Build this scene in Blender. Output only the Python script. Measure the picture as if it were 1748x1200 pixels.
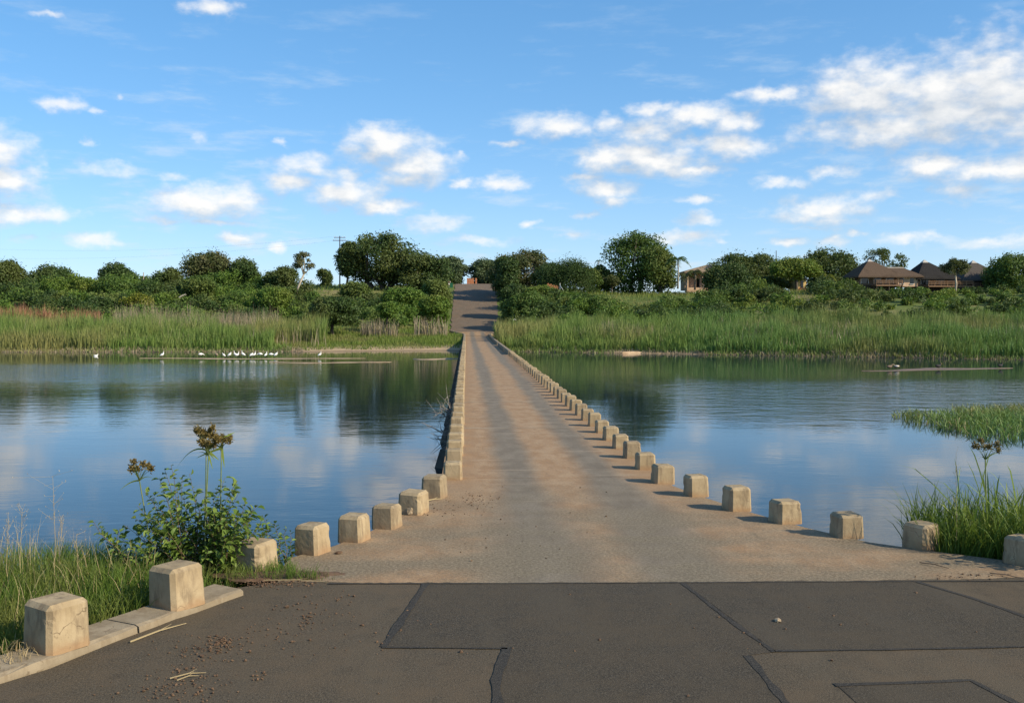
import bpy, bmesh, math, random
import numpy as np
from mathutils import Vector, Matrix

for o in list(bpy.data.objects):
    bpy.data.objects.remove(o)
SC = bpy.context.scene
COL = SC.collection
R = math.radians

# ------------------------------------------------------------------ camera
HC = 3.2            # camera height above the bridge deck
FPX = 1715.0        # focal length in photograph pixels (1748 wide)
YAW, PITCH = 2.604, -1.90
cam_d = bpy.data.cameras.new('camera')
cam_d.sensor_width = 36.0
cam_d.lens = 36.0 * FPX / 1748.0
cam_d.clip_start = 0.1
cam_d.clip_end = 12000
cam = bpy.data.objects.new('camera', cam_d)
cam.location = (0, 0, HC)
cam.rotation_euler = (R(90 + PITCH), 0, R(-YAW))
COL.objects.link(cam)
SC.camera = cam

# ------------------------------------------------------------------ light
SUN_EL = 30.0
SUN_DIR = Vector((0.885, -0.465, 0)).normalized()       # towards the sun, on the ground plane
sun_az = math.atan2(SUN_DIR.x, SUN_DIR.y)               # clockwise from +Y
SKY_STRENGTH = 0.15
SUN_STRENGTH = 4.5
EXPOSURE = 0.5
sd = bpy.data.lights.new('sun', 'SUN')
sd.energy = SUN_STRENGTH
sd.angle = R(0.55)
sd.color = (1.0, 0.88, 0.67)
so = bpy.data.objects.new('sun', sd)
to_sun = Vector((SUN_DIR.x * math.cos(R(SUN_EL)), SUN_DIR.y * math.cos(R(SUN_EL)), math.sin(R(SUN_EL))))
so.rotation_euler = (-to_sun).to_track_quat('-Z', 'Y').to_euler()
so.location = (20, -20, 30)
COL.objects.link(so)
SC.view_settings.view_transform = 'Standard'
SC.view_settings.look = 'None'
SC.view_settings.gamma = 1.0
SC.view_settings.use_curve_mapping = False
SC.view_settings.exposure = EXPOSURE
SC.render.engine = 'CYCLES'
SC.cycles.use_denoising = True
SC.cycles.max_bounces = 6
SC.cycles.diffuse_bounces = 3
SC.cycles.glossy_bounces = 3
SC.cycles.transmission_bounces = 4
SC.cycles.transparent_max_bounces = 4
SC.cycles.sample_clamp_indirect = 6.0


# ------------------------------------------------------------------ node helpers
def node(nt, typ, ins=None, **props):
    n = nt.nodes.new(typ)
    for k, v in props.items():
        setattr(n, k, v)
    for k, v in (ins or {}).items():
        s = n.inputs[k]
        if isinstance(v, bpy.types.NodeSocket):
            nt.links.new(v, s)
        else:
            if isinstance(v, (tuple, list)) and s.type == 'RGBA' and len(v) == 3:
                v = (*v, 1)
            s.default_value = v
    return n


def math_(nt, op, a, b=0.0, c=0.0, clamp=False):
    return node(nt, 'ShaderNodeMath', {0: a, 1: b, 2: c}, operation=op, use_clamp=clamp).outputs[0]


def mixc(nt, f, a, b, blend='MIX'):
    return node(nt, 'ShaderNodeMix', {0: f, 6: a, 7: b}, data_type='RGBA', blend_type=blend).outputs[2]


def noise(nt, v, scale, detail=4.0, rough=0.55, dist=0.0):
    return node(nt, 'ShaderNodeTexNoise', {'Vector': v, 'Scale': scale, 'Detail': detail, 'Roughness': rough,
                                           'Distortion': dist})


def sstep(nt, v, a, b):
    return node(nt, 'ShaderNodeMapRange', {0: v, 1: a, 2: b, 3: 0.0, 4: 1.0}, interpolation_type='SMOOTHSTEP').outputs[0]


def vmul(nt, v, s):
    return node(nt, 'ShaderNodeVectorMath', {0: v, 1: s}, operation='MULTIPLY').outputs[0]


# ------------------------------------------------------------------ world: sky with fair-weather clouds
W = bpy.data.worlds.new('World')
SC.world = W
W.use_nodes = True
nt = W.node_tree
nt.nodes.clear()
sky = node(nt, 'ShaderNodeTexSky', sky_type='NISHITA', sun_disc=False, sun_elevation=R(SUN_EL), sun_rotation=sun_az,
           altitude=200.0, air_density=0.7, dust_density=0.5, ozone_density=6.0)
tc = node(nt, 'ShaderNodeTexCoord')
dirv = node(nt, 'ShaderNodeVectorMath', {0: tc.outputs['Generated']}, operation='NORMALIZE').outputs[0]
sep = node(nt, 'ShaderNodeSeparateXYZ', {0: dirv})
az = math_(nt, 'ARCTAN2', sep.outputs[0], sep.outputs[1])
el = math_(nt, 'ARCSINE', sep.outputs[2])
P = node(nt, 'ShaderNodeCombineXYZ', {0: az, 1: el, 2: 0.0}).outputs[0]
warp = noise(nt, vmul(nt, P, (1, 1.4, 1)), 38.0, 5.0, 0.6)
wv = node(nt, 'ShaderNodeVectorMath', {0: warp.outputs['Color'], 1: (0.5, 0.5, 0.5)}, operation='SUBTRACT').outputs[0]
wv = vmul(nt, wv, (0.032, 0.018, 0.0))
Pw = node(nt, 'ShaderNodeVectorMath', {0: P, 1: wv}, operation='ADD').outputs[0]
# (x, y, rx, ry, thinness) of every cloud in the afternoon sky, in photograph pixels from the point where the bridge vanishes
CLOUDS = [(370, 25, 40, 15, .3), (105, 43, 26, 6, .5), (128, 188, 32, 13, .35), (180, 200, 13, 8, .5), (216, 175, 10, 5, .6),
 (10, 268, 55, 34, .25), (30, 318, 52, 24, .0), (55, 370, 70, 15, .15), (80, 297, 25, 12, .5), (-60, 300, 60, 60, .1), (200, 293, 45, 14, .6), (310, 305, 26, 8, .5),
 (170, 248, 14, 8, .65), (350, 240, 15, 10, .6), (345, 350, 80, 22, .0), (405, 345, 52, 26, .0), (320, 340, 40, 20, .1), (290, 377, 36, 8, .5),
 (385, 382, 55, 7, .4), (412, 408, 32, 12, .2), (477, 424, 18, 9, .35), (178, 412, 50, 11, .4), (60, 412, 20, 7, .6),
 (660, 252, 66, 30, .1), (715, 285, 62, 28, .15), (640, 235, 40, 18, .15), (520, 285, 55, 18, .4), (592, 300, 45, 12, .5), (700, 310, 60, 14, .3),
 (498, 315, 40, 18, .15), (600, 333, 70, 24, .0), (655, 355, 55, 14, .2), (740, 382, 50, 14, .5), (790, 315, 18, 9, .3), (857, 316, 44, 12, .25),
 (780, 265, 9, 6, .6), (485, 248, 13, 7, .55), (820, 412, 70, 9, .55), (903, 382, 16, 7, .5), (945, 218, 58, 19, .15), (868, 248, 32, 6, .5),
 (1040, 216, 32, 18, .45), (1110, 222, 52, 20, .2), (1112, 188, 40, 13, .25), (1195, 196, 62, 18, .1), (1255, 206, 42, 18, .25), (1255, 248, 60, 20, .0),
 (1190, 240, 45, 12, .3), (1025, 275, 44, 24, .15), (1110, 274, 88, 24, -.0), (1085, 258, 45, 20, .0), (1185, 290, 58, 11, .05), (1030, 322, 50, 18, .2),
 (1048, 345, 28, 10, .3), (1000, 305, 32, 9, .4), (1190, 340, 28, 9, .4), (1200, 372, 34, 11, .35), (1160, 403, 55, 13, .35), (1008, 368, 28, 7, .5),
 (975, 400, 24, 8, .5), (1320, 158, 55, 13, .3), (1400, 212, 34, 15, .4), (1500, 160, 90, 52, .05), (1605, 150, 100, 46, .0), (1720, 150, 110, 75, .0),
 (1555, 215, 150, 28, .1), (1450, 148, 60, 38, .15), (1650, 190, 110, 38, .0), (1850, 170, 110, 90, .0), (1435, 290, 40, 12, .45), (1340, 310, 44, 10, .4), (1605, 280, 62, 22, .05),
 (1705, 287, 80, 18, .05), (1790, 280, 70, 22, .1), (1410, 358, 72, 22, .2), (1500, 330, 34, 12, .5), (1652, 326, 34, 13, .35), (1390, 386, 24, 5, .5),
 (1355, 412, 28, 8, .4), (1427, 412, 34, 10, .35), (1470, 397, 16, 7, .5), (1560, 407, 55, 11, .45), (1705, 415, 60, 10, .5), (1605, 400, 14, 6, .5),
 (1238, 412, 14, 6, .5), (-150, 390, 80, 16, .2), (1900, 330, 70, 18, .2), (1850, 405, 80, 14, .3), (-170, 230, 70, 22, .3)]


def cloud_group(clouds):
    """node group: direction (azimuth, elevation) -> how deep inside a cloud outline"""
    g = bpy.data.node_groups.new('cloud_outlines', 'ShaderNodeTree')
    g.interface.new_socket('P', in_out='INPUT', socket_type='NodeSocketVector')
    g.interface.new_socket('F', in_out='OUTPUT', socket_type='NodeSocketFloat')
    p = g.nodes.new('NodeGroupInput').outputs[0]
    acc = None
    for (a, e, ra, re, off) in clouds:
        v = node(g, 'ShaderNodeVectorMath', {0: p, 1: (1 / ra, 1 / re, 0), 2: (-a / ra, -e / re, off)}, operation='MULTIPLY_ADD').outputs[0]
        l = node(g, 'ShaderNodeVectorMath', {0: v}, operation='LENGTH').outputs['Value']
        acc = l if acc is None else math_(g, 'SMOOTH_MIN', acc, l, 0.25)
    g.links.new(math_(g, 'SUBTRACT', 1.0, acc), g.nodes.new('NodeGroupOutput').inputs[0])
    return g


def use_group(g, p):
    n = nt.nodes.new('ShaderNodeGroup')
    n.node_tree = g
    nt.links.new(p, n.inputs[0])
    return n.outputs[0]


def fbm(p, s=1.0):
    return noise(nt, vmul(nt, p, (1.0, 1.7, 1.0)), 46.0 * s, 7.0, 0.53).outputs['Fac']


skyc = node(nt, 'ShaderNodeGamma', {0: sky.outputs[0], 1: 0.60}).outputs[0]
skyc = node(nt, 'ShaderNodeHueSaturation', {'Hue': 0.497, 'Saturation': 1.36, 'Value': 1.72, 'Color': skyc}).outputs[0]
haze_ = math_(nt, 'EXPONENT', math_(nt, 'MULTIPLY', math_(nt, 'ABSOLUTE', el), -11.0))
wisp = noise(nt, vmul(nt, dirv, (1.0, 1.0, 4.5)), 13.0, 6.0, 0.62).outputs['Fac']
thin = math_(nt, 'MULTIPLY', sstep(nt, wisp, 0.50, 0.78), sstep(nt, math_(nt, 'ABSOLUTE', el), 0.42, 0.04))
skyc = mixc(nt, math_(nt, 'MULTIPLY_ADD', thin, 0.55, math_(nt, 'MULTIPLY', haze_, 0.42), clamp=True), skyc, (3.45, 3.95, 4.35))
SHIFT = (0.007, 0.017, 0.0)
P2 = node(nt, 'ShaderNodeVectorMath', {0: P, 1: SHIFT}, operation='ADD').outputs[0]
Pw2 = node(nt, 'ShaderNodeVectorMath', {0: Pw, 1: SHIFT}, operation='ADD').outputs[0]
n1, n2 = fbm(P), fbm(P2)


def cloudy(f, g):
    """sky with a cloud layer of thickness f; g = thickness a little nearer the sun"""
    dens = sstep(nt, f, -0.14, 1.25)
    lit = math_(nt, 'MULTIPLY_ADD', math_(nt, 'SUBTRACT', f, g), 0.66, 0.43, clamp=True)
    ccol = mixc(nt, lit, (2.60, 2.92, 3.32), (4.9, 4.82, 4.68))
    c = mixc(nt, math_(nt, 'MULTIPLY', dens, 0.94), skyc, ccol)
    return node(nt, 'ShaderNodeBackground', {'Color': c, 'Strength': SKY_STRENGTH}).outputs[0]


CL = []
for (cx, cy, rx, ry, th) in CLOUDS:
    a = math.atan((cx - 796) / FPX)
    CL.append((a, math.atan((543 - cy) / FPX * math.cos(a)), 1.36 * rx / FPX, 1.42 * ry / FPX, th))
edges = [-0.9, -0.33, -0.22, -0.10, 0.0, 0.10, 0.19, 0.29, 0.38, 0.46, 0.9]
shader = None
for a0, a1 in zip(edges[:-1], edges[1:]):
    sub = [c for c in CL if c[0] + c[2] * 1.6 + 0.02 > a0 and c[0] - c[2] * 1.6 - 0.02 < a1]
    grp = cloud_group(sub)
    f = math_(nt, 'MULTIPLY_ADD', math_(nt, 'SUBTRACT', n1, 0.5), 1.8, math_(nt, 'MULTIPLY', use_group(grp, Pw), 1.35))
    g = math_(nt, 'MULTIPLY_ADD', math_(nt, 'SUBTRACT', n2, 0.5), 1.8, math_(nt, 'MULTIPLY', use_group(grp, Pw2), 1.35))
    b_ = cloudy(f, g)
    shader = b_ if shader is None else node(nt, 'ShaderNodeMixShader', {0: math_(nt, 'GREATER_THAN', az, a0), 1: shader, 2: b_}).outputs[0]
# the same kind of clouds over the rest of the dome
q = vmul(nt, dirv, (1.0, 1.0, 2.6))
q2 = node(nt, 'ShaderNodeVectorMath', {0: q, 1: (0.03, 0.0, 0.06)}, operation='ADD').outputs[0]
fo, go = (math_(nt, 'MULTIPLY', math_(nt, 'SUBTRACT', noise(nt, v, 5.5, 6.0, 0.55).outputs['Fac'], 0.56), 6.0) for v in (q, q2))
rest = cloudy(fo, go)
outside = math_(nt, 'GREATER_THAN', math_(nt, 'MAXIMUM', math_(nt, 'ABSOLUTE', math_(nt, 'SUBTRACT', az, 0.05)), math_(nt, 'MULTIPLY', el, 1.65)), 0.66)
shader = node(nt, 'ShaderNodeMixShader', {0: outside, 1: shader, 2: rest}).outputs[0]
plain = node(nt, 'ShaderNodeBackground', {'Color': skyc, 'Strength': SKY_STRENGTH}).outputs[0]
shader = node(nt, 'ShaderNodeMixShader', {0: math_(nt, 'LESS_THAN', el, 0.0), 1: shader, 2: plain}).outputs[0]
wo = node(nt, 'ShaderNodeOutputWorld', {'Surface': shader})
W.cycles.sampling_method = 'MANUAL'
W.cycles.sample_map_resolution = 256

# ------------------------------------------------------------------ picture geometry helpers
cy_, sy_ = math.cos(R(YAW)), math.sin(R(YAW))
cp_, sp_ = math.cos(R(PITCH)), math.sin(R(PITCH))
FW = np.array([sy_ * cp_, cy_ * cp_, sp_])
RT = np.array([cy_, -sy_, 0.0])
UP = np.cross(RT, FW)


def ray(px, py):
    return FW * FPX + RT * (px - 874.0) - UP * (py - 600.0)


def G(px, py, z=0.0):                 # point of the level z that is seen at a pixel
    d = ray(px, py)
    t = (z - HC) / d[2]
    return np.array([0, 0, HC]) + d * t


def D(px, py, y):                     # point at distance y down the valley
    d = ray(px, py)
    return np.array([0, 0, HC]) + d * (y / d[1])


# ------------------------------------------------------------------ mesh helpers
def mk(name, V, F, mat, parent=None, loc=None, smooth=False):
    """one mesh object; V in world (or parent) coordinates, loc = its own origin"""
    V = np.asarray(V, float).reshape(-1, 3)
    me = bpy.data.meshes.new(name)
    if isinstance(F, np.ndarray):
        tot = np.full(len(F), F.shape[1], np.int32)
        flat = F.reshape(-1).astype(np.int32)
    else:
        tot = np.array([len(f) for f in F], np.int32)
        flat = np.fromiter((i for f in F for i in f), np.int32)
    if loc is not None:
        V = V - np.asarray(loc, float)
    me.vertices.add(len(V))
    me.vertices.foreach_set('co', V.astype(np.float32).ravel())
    me.loops.add(len(flat))
    me.loops.foreach_set('vertex_index', flat)
    me.polygons.add(len(tot))
    st = np.zeros(len(tot), np.int32)
    st[1:] = np.cumsum(tot)[:-1]
    me.polygons.foreach_set('loop_start', st)
    me.polygons.foreach_set('loop_total', tot)
    me.polygons.foreach_set('use_smooth', np.full(len(tot), smooth))
    me.update(calc_edges=True)
    me.validate()
    if mat is not None:
        me.materials.append(mat)
    o = bpy.data.objects.new(name, me)
    COL.objects.link(o)
    if loc is not None:
        o.location = tuple(float(a) for a in loc)
    if parent is not None:
        o.parent = parent
    return o


def tag(o, label=None, cat=None, group=None, kind=None):
    if label: o['label'] = label
    if cat: o['category'] = cat
    if group: o['group'] = group
    if kind: o['kind'] = kind
    return o


def empty(name, loc, label=None, cat=None, group=None, rz=0.0):
    o = bpy.data.objects.new(name, None)
    o.location = tuple(float(a) for a in loc)
    o.rotation_euler = (0, 0, rz)
    o.empty_display_size = 0.2
    COL.objects.link(o)
    return tag(o, label, cat, group)


def cat_(parts):
    Vs, Fs, n = [], [], 0
    for V, F in parts:
        V = np.asarray(V, float).reshape(-1, 3)
        Vs.append(V)
        Fs += [tuple(int(i) + n for i in f) for f in F]
        n += len(V)
    return np.concatenate(Vs), Fs


def box(x0, x1, y0, y1, z0, z1):
    V = [(x, y, z) for z in (z0, z1) for y in (y0, y1) for x in (x0, x1)]
    F = [(0, 2, 3, 1), (4, 5, 7, 6), (0, 1, 5, 4), (2, 6, 7, 3), (0, 4, 6, 2), (1, 3, 7, 5)]
    return np.array(V, float), F


def tube(pts, rad, k=6, flat=None):
    """closed tapering tube along a path; flat = optional second radius list (elliptic section, vertical axis)"""
    pts = np.asarray(pts, float)
    n = len(pts)
    rad = np.broadcast_to(np.asarray(rad, float), (n,))
    r2 = rad if flat is None else np.broadcast_to(np.asarray(flat, float), (n,))
    T = np.gradient(pts, axis=0)
    T /= np.linalg.norm(T, axis=1)[:, None] + 1e-9
    ref = np.array([0, 0, 1.0]) if abs(T[0, 2]) < 0.9 else np.array([1.0, 0, 0])
    V = []
    u = np.cross(ref, T[0]); u /= np.linalg.norm(u)
    for i in range(n):
        u = u - T[i] * np.dot(u, T[i])
        u /= np.linalg.norm(u) + 1e-9
        w = np.cross(T[i], u)
        for j in range(k):
            a = 2 * math.pi * j / k
            V.append(pts[i] + u * math.cos(a) * rad[i] + w * math.sin(a) * r2[i])
    F = []
    for i in range(n - 1):
        for j in range(k):
            a, b = i * k + j, i * k + (j + 1) % k
            F.append((a, b, b + k, a + k))
    F.append(tuple(range(k))[::-1])
    F.append(tuple(range((n - 1) * k, n * k)))
    return np.array(V), F


def unit(v):
    return v / (np.linalg.norm(v, axis=-1, keepdims=True) + 1e-9)


def leaves(Pn, Nn, s, asp, rng, fold=0.25):
    """one four-cornered leaf per point"""
    n = len(Pn)
    Nn = unit(Nn)
    t1 = unit(np.cross(Nn, rng.normal(size=(n, 3))))
    t2 = np.cross(Nn, t1)
    s = np.broadcast_to(np.asarray(s, float), (n,))[:, None]
    V = np.empty((n, 4, 3))
    V[:, 0] = Pn - t1 * s
    V[:, 1] = Pn + t2 * s * asp + Nn * s * fold
    V[:, 2] = Pn + t1 * s
    V[:, 3] = Pn - t2 * s * asp + Nn * s * fold
    return V.reshape(-1, 3), np.arange(n * 4).reshape(n, 4)


def rdir(n, rng, up=0.25):
    d = rng.normal(size=(n, 3))
    d = unit(d)
    d[:, 2] += up
    return unit(d)


def lobes_of(c, r, k, rng, rr=0.34, up=0.25):
    c, r = np.asarray(c, float), np.asarray(r, float)
    d = rdir(k, rng, up)
    rad = rr * (r.mean()) * rng.uniform(0.5, 1.4, k)
    cen = c + d * r * rng.uniform(0.45, 1.0, k)[:, None]
    # keep the clump inside the outline
    return cen, rad


def crown_mesh(cen, rad, n, leaf, rng, asp=0.6, inner=0.25, squash=0.8, rag=0.55, out=1.08):
    w = rad ** 2
    idx = rng.choice(len(rad), n, p=w / w.sum())
    d = rdir(n, rng, 0.25)
    rr = rng.uniform(0.68, out, n)
    deep = rng.random(n) < inner
    rr[deep] = rng.uniform(0.2, 0.75, deep.sum())
    Pn = cen[idx] + d * (rad[idx] * rr)[:, None] * np.array([1, 1, squash])
    Nn = d + rng.normal(size=(n, 3)) * rag
    return leaves(Pn, Nn, leaf * rng.uniform(0.6, 1.3, n), asp, rng)


def blades(base, h, w, lean, rng, seg=2, az0=None, droop=1.0):
    """grass or reed blades: base (n,3), heights, widths, lean = sideways travel of the tip"""
    n = len(base)
    a = rng.uniform(0, 2 * math.pi, n) if az0 is None else az0
    ld = np.stack([np.cos(a), np.sin(a), np.zeros(n)], 1)
    b = rng.uniform(0, 2 * math.pi, n)
    wd = np.stack([np.cos(b), np.sin(b), np.zeros(n)], 1)
    h = np.broadcast_to(h, (n,)); w = np.broadcast_to(w, (n,)); lean = np.broadcast_to(lean, (n,))
    nv = 2 * seg + 1
    V = np.empty((n, nv, 3))
    for i in range(seg):
        t = i / seg
        c = base + np.stack([np.zeros(n), np.zeros(n), h * (t - 0.12 * droop * (lean / np.maximum(h, .01)) * t * t)], 1) + ld * (lean * t ** 2.0)[:, None]
        ww = (w * (1 - 0.45 * t))[:, None] * 0.5
        V[:, 2 * i] = c - wd * ww
        V[:, 2 * i + 1] = c + wd * ww
    V[:, nv - 1] = base + np.stack([np.zeros(n), np.zeros(n), h * (1 - 0.25 * droop * np.minimum(lean / np.maximum(h, .01), 2.5))], 1) + ld * lean[:, None]
    F = []
    off = (np.arange(n) * nv)[:, None]
    tris = []
    for i in range(seg - 1):
        a0, a1, b0, b1 = 2 * i, 2 * i + 1, 2 * i + 2, 2 * i + 3
        tris += [(a0, a1, b1), (a0, b1, b0)]
    tris.append((nv - 3, nv - 2, nv - 1))
    F = np.concatenate([off + np.array(t)[None] for t in tris])
    return V.reshape(-1, 3), F


# ------------------------------------------------------------------ materials
def new_mat(name):
    m = bpy.data.materials.new(name)
    m.use_nodes = True
    m.node_tree.nodes.clear()
    return m, m.node_tree


def finish(nt, shader):
    node(nt, 'ShaderNodeOutputMaterial', {'Surface': shader})


def principled(nt, col, rough=0.8, bump=None, bstr=0.3, bdist=0.01, spec=0.3, **kw):
    ins = {'Base Color': col, 'Roughness': rough, 'Specular IOR Level': spec}
    ins.update(kw)
    if bump is not None:
        ins['Normal'] = node(nt, 'ShaderNodeBump', {'Height': bump, 'Strength': bstr, 'Distance': bdist}).outputs[0]
    return node(nt, 'ShaderNodeBsdfPrincipled', ins).outputs[0]


def pos(nt):
    return node(nt, 'ShaderNodeNewGeometry').outputs['Position']


def obco(nt):
    return node(nt, 'ShaderNodeTexCoord').outputs['Object']


def simple(name, c1, c2, scale=6.0, rough=0.8, bstr=0.25, bdist=0.01, detail=5.0, stretch=(1, 1, 1), metal=0.0):
    m, nt = new_mat(name)
    v = vmul(nt, obco(nt), stretch)
    n = noise(nt, v, scale, detail, 0.6).outputs['Fac']
    col = mixc(nt, sstep(nt, n, 0.3, 0.7), c1, c2)
    finish(nt, principled(nt, col, rough, noise(nt, v, scale * 5, 4).outputs['Fac'], bstr, bdist, Metallic=metal))
    return m


def leafmat(name, c1, c2, c3=None, trans=0.28, big=0.10, rough=0.55):
    """leaf colours: every leaf its own tint, and broad drifts of a third tint"""
    m, nt = new_mat(name)
    geo = node(nt, 'ShaderNodeNewGeometry')
    col = mixc(nt, geo.outputs['Random Per Island'], c1, c2)
    if c3 is not None:
        n = noise(nt, geo.outputs['Position'], big, 4.0, 0.6).outputs['Fac']
        col = mixc(nt, math_(nt, 'MULTIPLY', sstep(nt, n, 0.46, 0.62), 0.8), col, c3)
    d = node(nt, 'ShaderNodeBsdfPrincipled', {'Base Color': col, 'Roughness': rough, 'Specular IOR Level': 0.25}).outputs[0]
    t = node(nt, 'ShaderNodeBsdfTranslucent', {'Color': mixc(nt, 0.5, col, (0.16, 0.20, 0.02))}).outputs[0]
    finish(nt, node(nt, 'ShaderNodeMixShader', {0: trans, 1: d, 2: t}).outputs[0])
    return m


def mat_asphalt(name, base, dust, dustamt):
    m, nt = new_mat(name)
    p = pos(nt)
    fine = noise(nt, p, 48.0, 5.0, 0.78).outputs['Fac']
    vor = node(nt, 'ShaderNodeTexVoronoi', {'Vector': p, 'Scale': 120.0})
    big = noise(nt, p, 0.55, 5.0, 0.6).outputs['Fac']
    mid = noise(nt, p, 3.2, 6.0, 0.62).outputs['Fac']
    k = [c * 0.5 for c in base]
    l = [c * 1.75 for c in base]
    col = mixc(nt, sstep(nt, fine, 0.36, 0.66), k, l)
    stone = sstep(nt, node(nt, 'ShaderNodeSeparateColor', {0: vor.outputs['Color']}).outputs[0], 0.90, 0.97)
    col = mixc(nt, math_(nt, 'MULTIPLY', stone, 0.38), col, (0.20, 0.17, 0.13))
    dm = math_(nt, 'MULTIPLY', sstep(nt, math_(nt, 'MULTIPLY_ADD', mid, 0.55, math_(nt, 'MULTIPLY', big, 0.6)), 0.42, 0.75), dustamt)
    col = mixc(nt, dm, col, dust)
    wear = noise(nt, vmul(nt, p, (1.5, 0.28, 1)), 1.0, 5.0, 0.62).outputs['Fac']
    col = mixc(nt, math_(nt, 'MULTIPLY', sstep(nt, wear, 0.46, 0.70), 0.5), col, [c * 1.55 for c in base])
    oil = sstep(nt, noise(nt, p, 1.7, 5.0, 0.7).outputs['Fac'], 0.60, 0.74)
    col = mixc(nt, math_(nt, 'MULTIPLY', oil, 0.45), col, [c * 0.45 for c in base])
    h = math_(nt, 'ADD', fine, math_(nt, 'MULTIPLY', vor.outputs['Distance'], 0.8))
    finish(nt, principled(nt, col, 0.86, h, 0.55, 0.006, 0.25))
    return m


def mat_deck(name):
    m, nt = new_mat(name)
    p = pos(nt)
    s = node(nt, 'ShaderNodeSeparateXYZ', {0: p})
    wob = math_(nt, 'MULTIPLY', math_(nt, 'SUBTRACT', noise(nt, vmul(nt, p, (0.6, 0.12, 1)), 1.0, 3.0).outputs['Fac'], 0.5), 0.55)
    x = math_(nt, 'ADD', s.outputs[0], wob)
    # on the splayed approach the wheel tracks spread into one broad grey lane
    spread = sstep(nt, s.outputs[1], 21.0, 14.0)
    w1 = math_(nt, 'MULTIPLY_ADD', spread, 0.5, 0.62)

    def track(c):
        return math_(nt, 'SUBTRACT', 1.0, math_(nt, 'DIVIDE', math_(nt, 'ABSOLUTE', math_(nt, 'SUBTRACT', x, c)), w1), clamp=True)
    tr = math_(nt, 'MAXIMUM', track(1.02), track(2.78))
    patch = noise(nt, vmul(nt, p, (0.5, 0.22, 1)), 1.1, 6.0, 0.62).outputs['Fac']
    trm = sstep(nt, math_(nt, 'MULTIPLY_ADD', math_(nt, 'SUBTRACT', patch, 0.5), 0.7, tr), 0.05, 0.80)
    fine = noise(nt, p, 60.0, 4.0, 0.7).outputs['Fac']
    mid = noise(nt, vmul(nt, p, (1, 0.5, 1)), 2.3, 6.0, 0.65).outputs['Fac']
    sand = mixc(nt, sstep(nt, mid, 0.35, 0.66), (0.315, 0.190, 0.098), (0.395, 0.268, 0.155))
    grey = mixc(nt, sstep(nt, mid, 0.3, 0.7), (0.142, 0.123, 0.094), (0.212, 0.184, 0.142))
    col = mixc(nt, math_(nt, 'MULTIPLY', trm, 0.9), sand, grey)
    vo = node(nt, 'ShaderNodeTexVoronoi', {'Vector': p, 'Scale': 48.0})
    stone = sstep(nt, node(nt, 'ShaderNodeSeparateColor', {0: vo.outputs['Color']}).outputs[1], 0.80, 0.95)
    col = mixc(nt, math_(nt, 'MULTIPLY', stone, 0.45), col, (0.13, 0.12, 0.105))
    col = mixc(nt, math_(nt, 'MULTIPLY', sstep(nt, fine, 0.58, 0.75), 0.4), col, (0.50, 0.42, 0.31))
    col = mixc(nt, math_(nt, 'MULTIPLY', sstep(nt, noise(nt, p, 0.9, 5.0, 0.7).outputs['Fac'], 0.62, 0.72), 0.45), col, (0.20, 0.135, 0.08))
    # thin pale bands of silt and mortar left across the lane, and dark spills
    band = sstep(nt, noise(nt, vmul(nt, p, (0.16, 2.2, 1)), 1.0, 5.0, 0.65).outputs['Fac'], 0.57, 0.68)
    col = mixc(nt, math_(nt, 'MULTIPLY', band, 0.38), col, (0.44, 0.345, 0.235))
    spill = sstep(nt, noise(nt, vmul(nt, p, (1.3, 0.35, 1)), 1.3, 5.0, 0.7).outputs['Fac'], 0.60, 0.70)
    col = mixc(nt, math_(nt, 'MULTIPLY', spill, 0.35), col, (0.105, 0.082, 0.058))
    # silt gathered along both edges of the bridge
    side = math_(nt, 'ABSOLUTE', math_(nt, 'SUBTRACT', s.outputs[0], 1.77))
    silt = math_(nt, 'MULTIPLY', sstep(nt, math_(nt, 'MULTIPLY_ADD', mid, 0.7, side), 1.85, 2.15), sstep(nt, s.outputs[1], 17.0, 20.0))
    col = mixc(nt, math_(nt, 'MULTIPLY', silt, 0.7), col, (0.33, 0.205, 0.110))
    # the apron is dirtier: brown-grey, gritty
    grit = noise(nt, p, 24.0, 6.0, 0.75).outputs['Fac']
    ap = math_(nt, 'MULTIPLY', spread, sstep(nt, noise(nt, vmul(nt, p, (0.45, 0.8, 1)), 0.9, 5.0, 0.6).outputs['Fac'], 0.30, 0.62))
    col = mixc(nt, math_(nt, 'MULTIPLY', ap, 0.88), col, mixc(nt, sstep(nt, grit, 0.35, 0.65), (0.120, 0.098, 0.064), (0.265, 0.218, 0.146)))
    dk = sstep(nt, grit, 0.60, 0.44)
    col = mixc(nt, math_(nt, 'MULTIPLY', dk, 0.22), col, (0.07, 0.055, 0.038))
    h = math_(nt, 'ADD', math_(nt, 'ADD', fine, grit), math_(nt, 'MULTIPLY', mid, 0.6))
    finish(nt, principled(nt, col, 0.88, h, 0.6, 0.010, 0.2))
    return m


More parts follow.
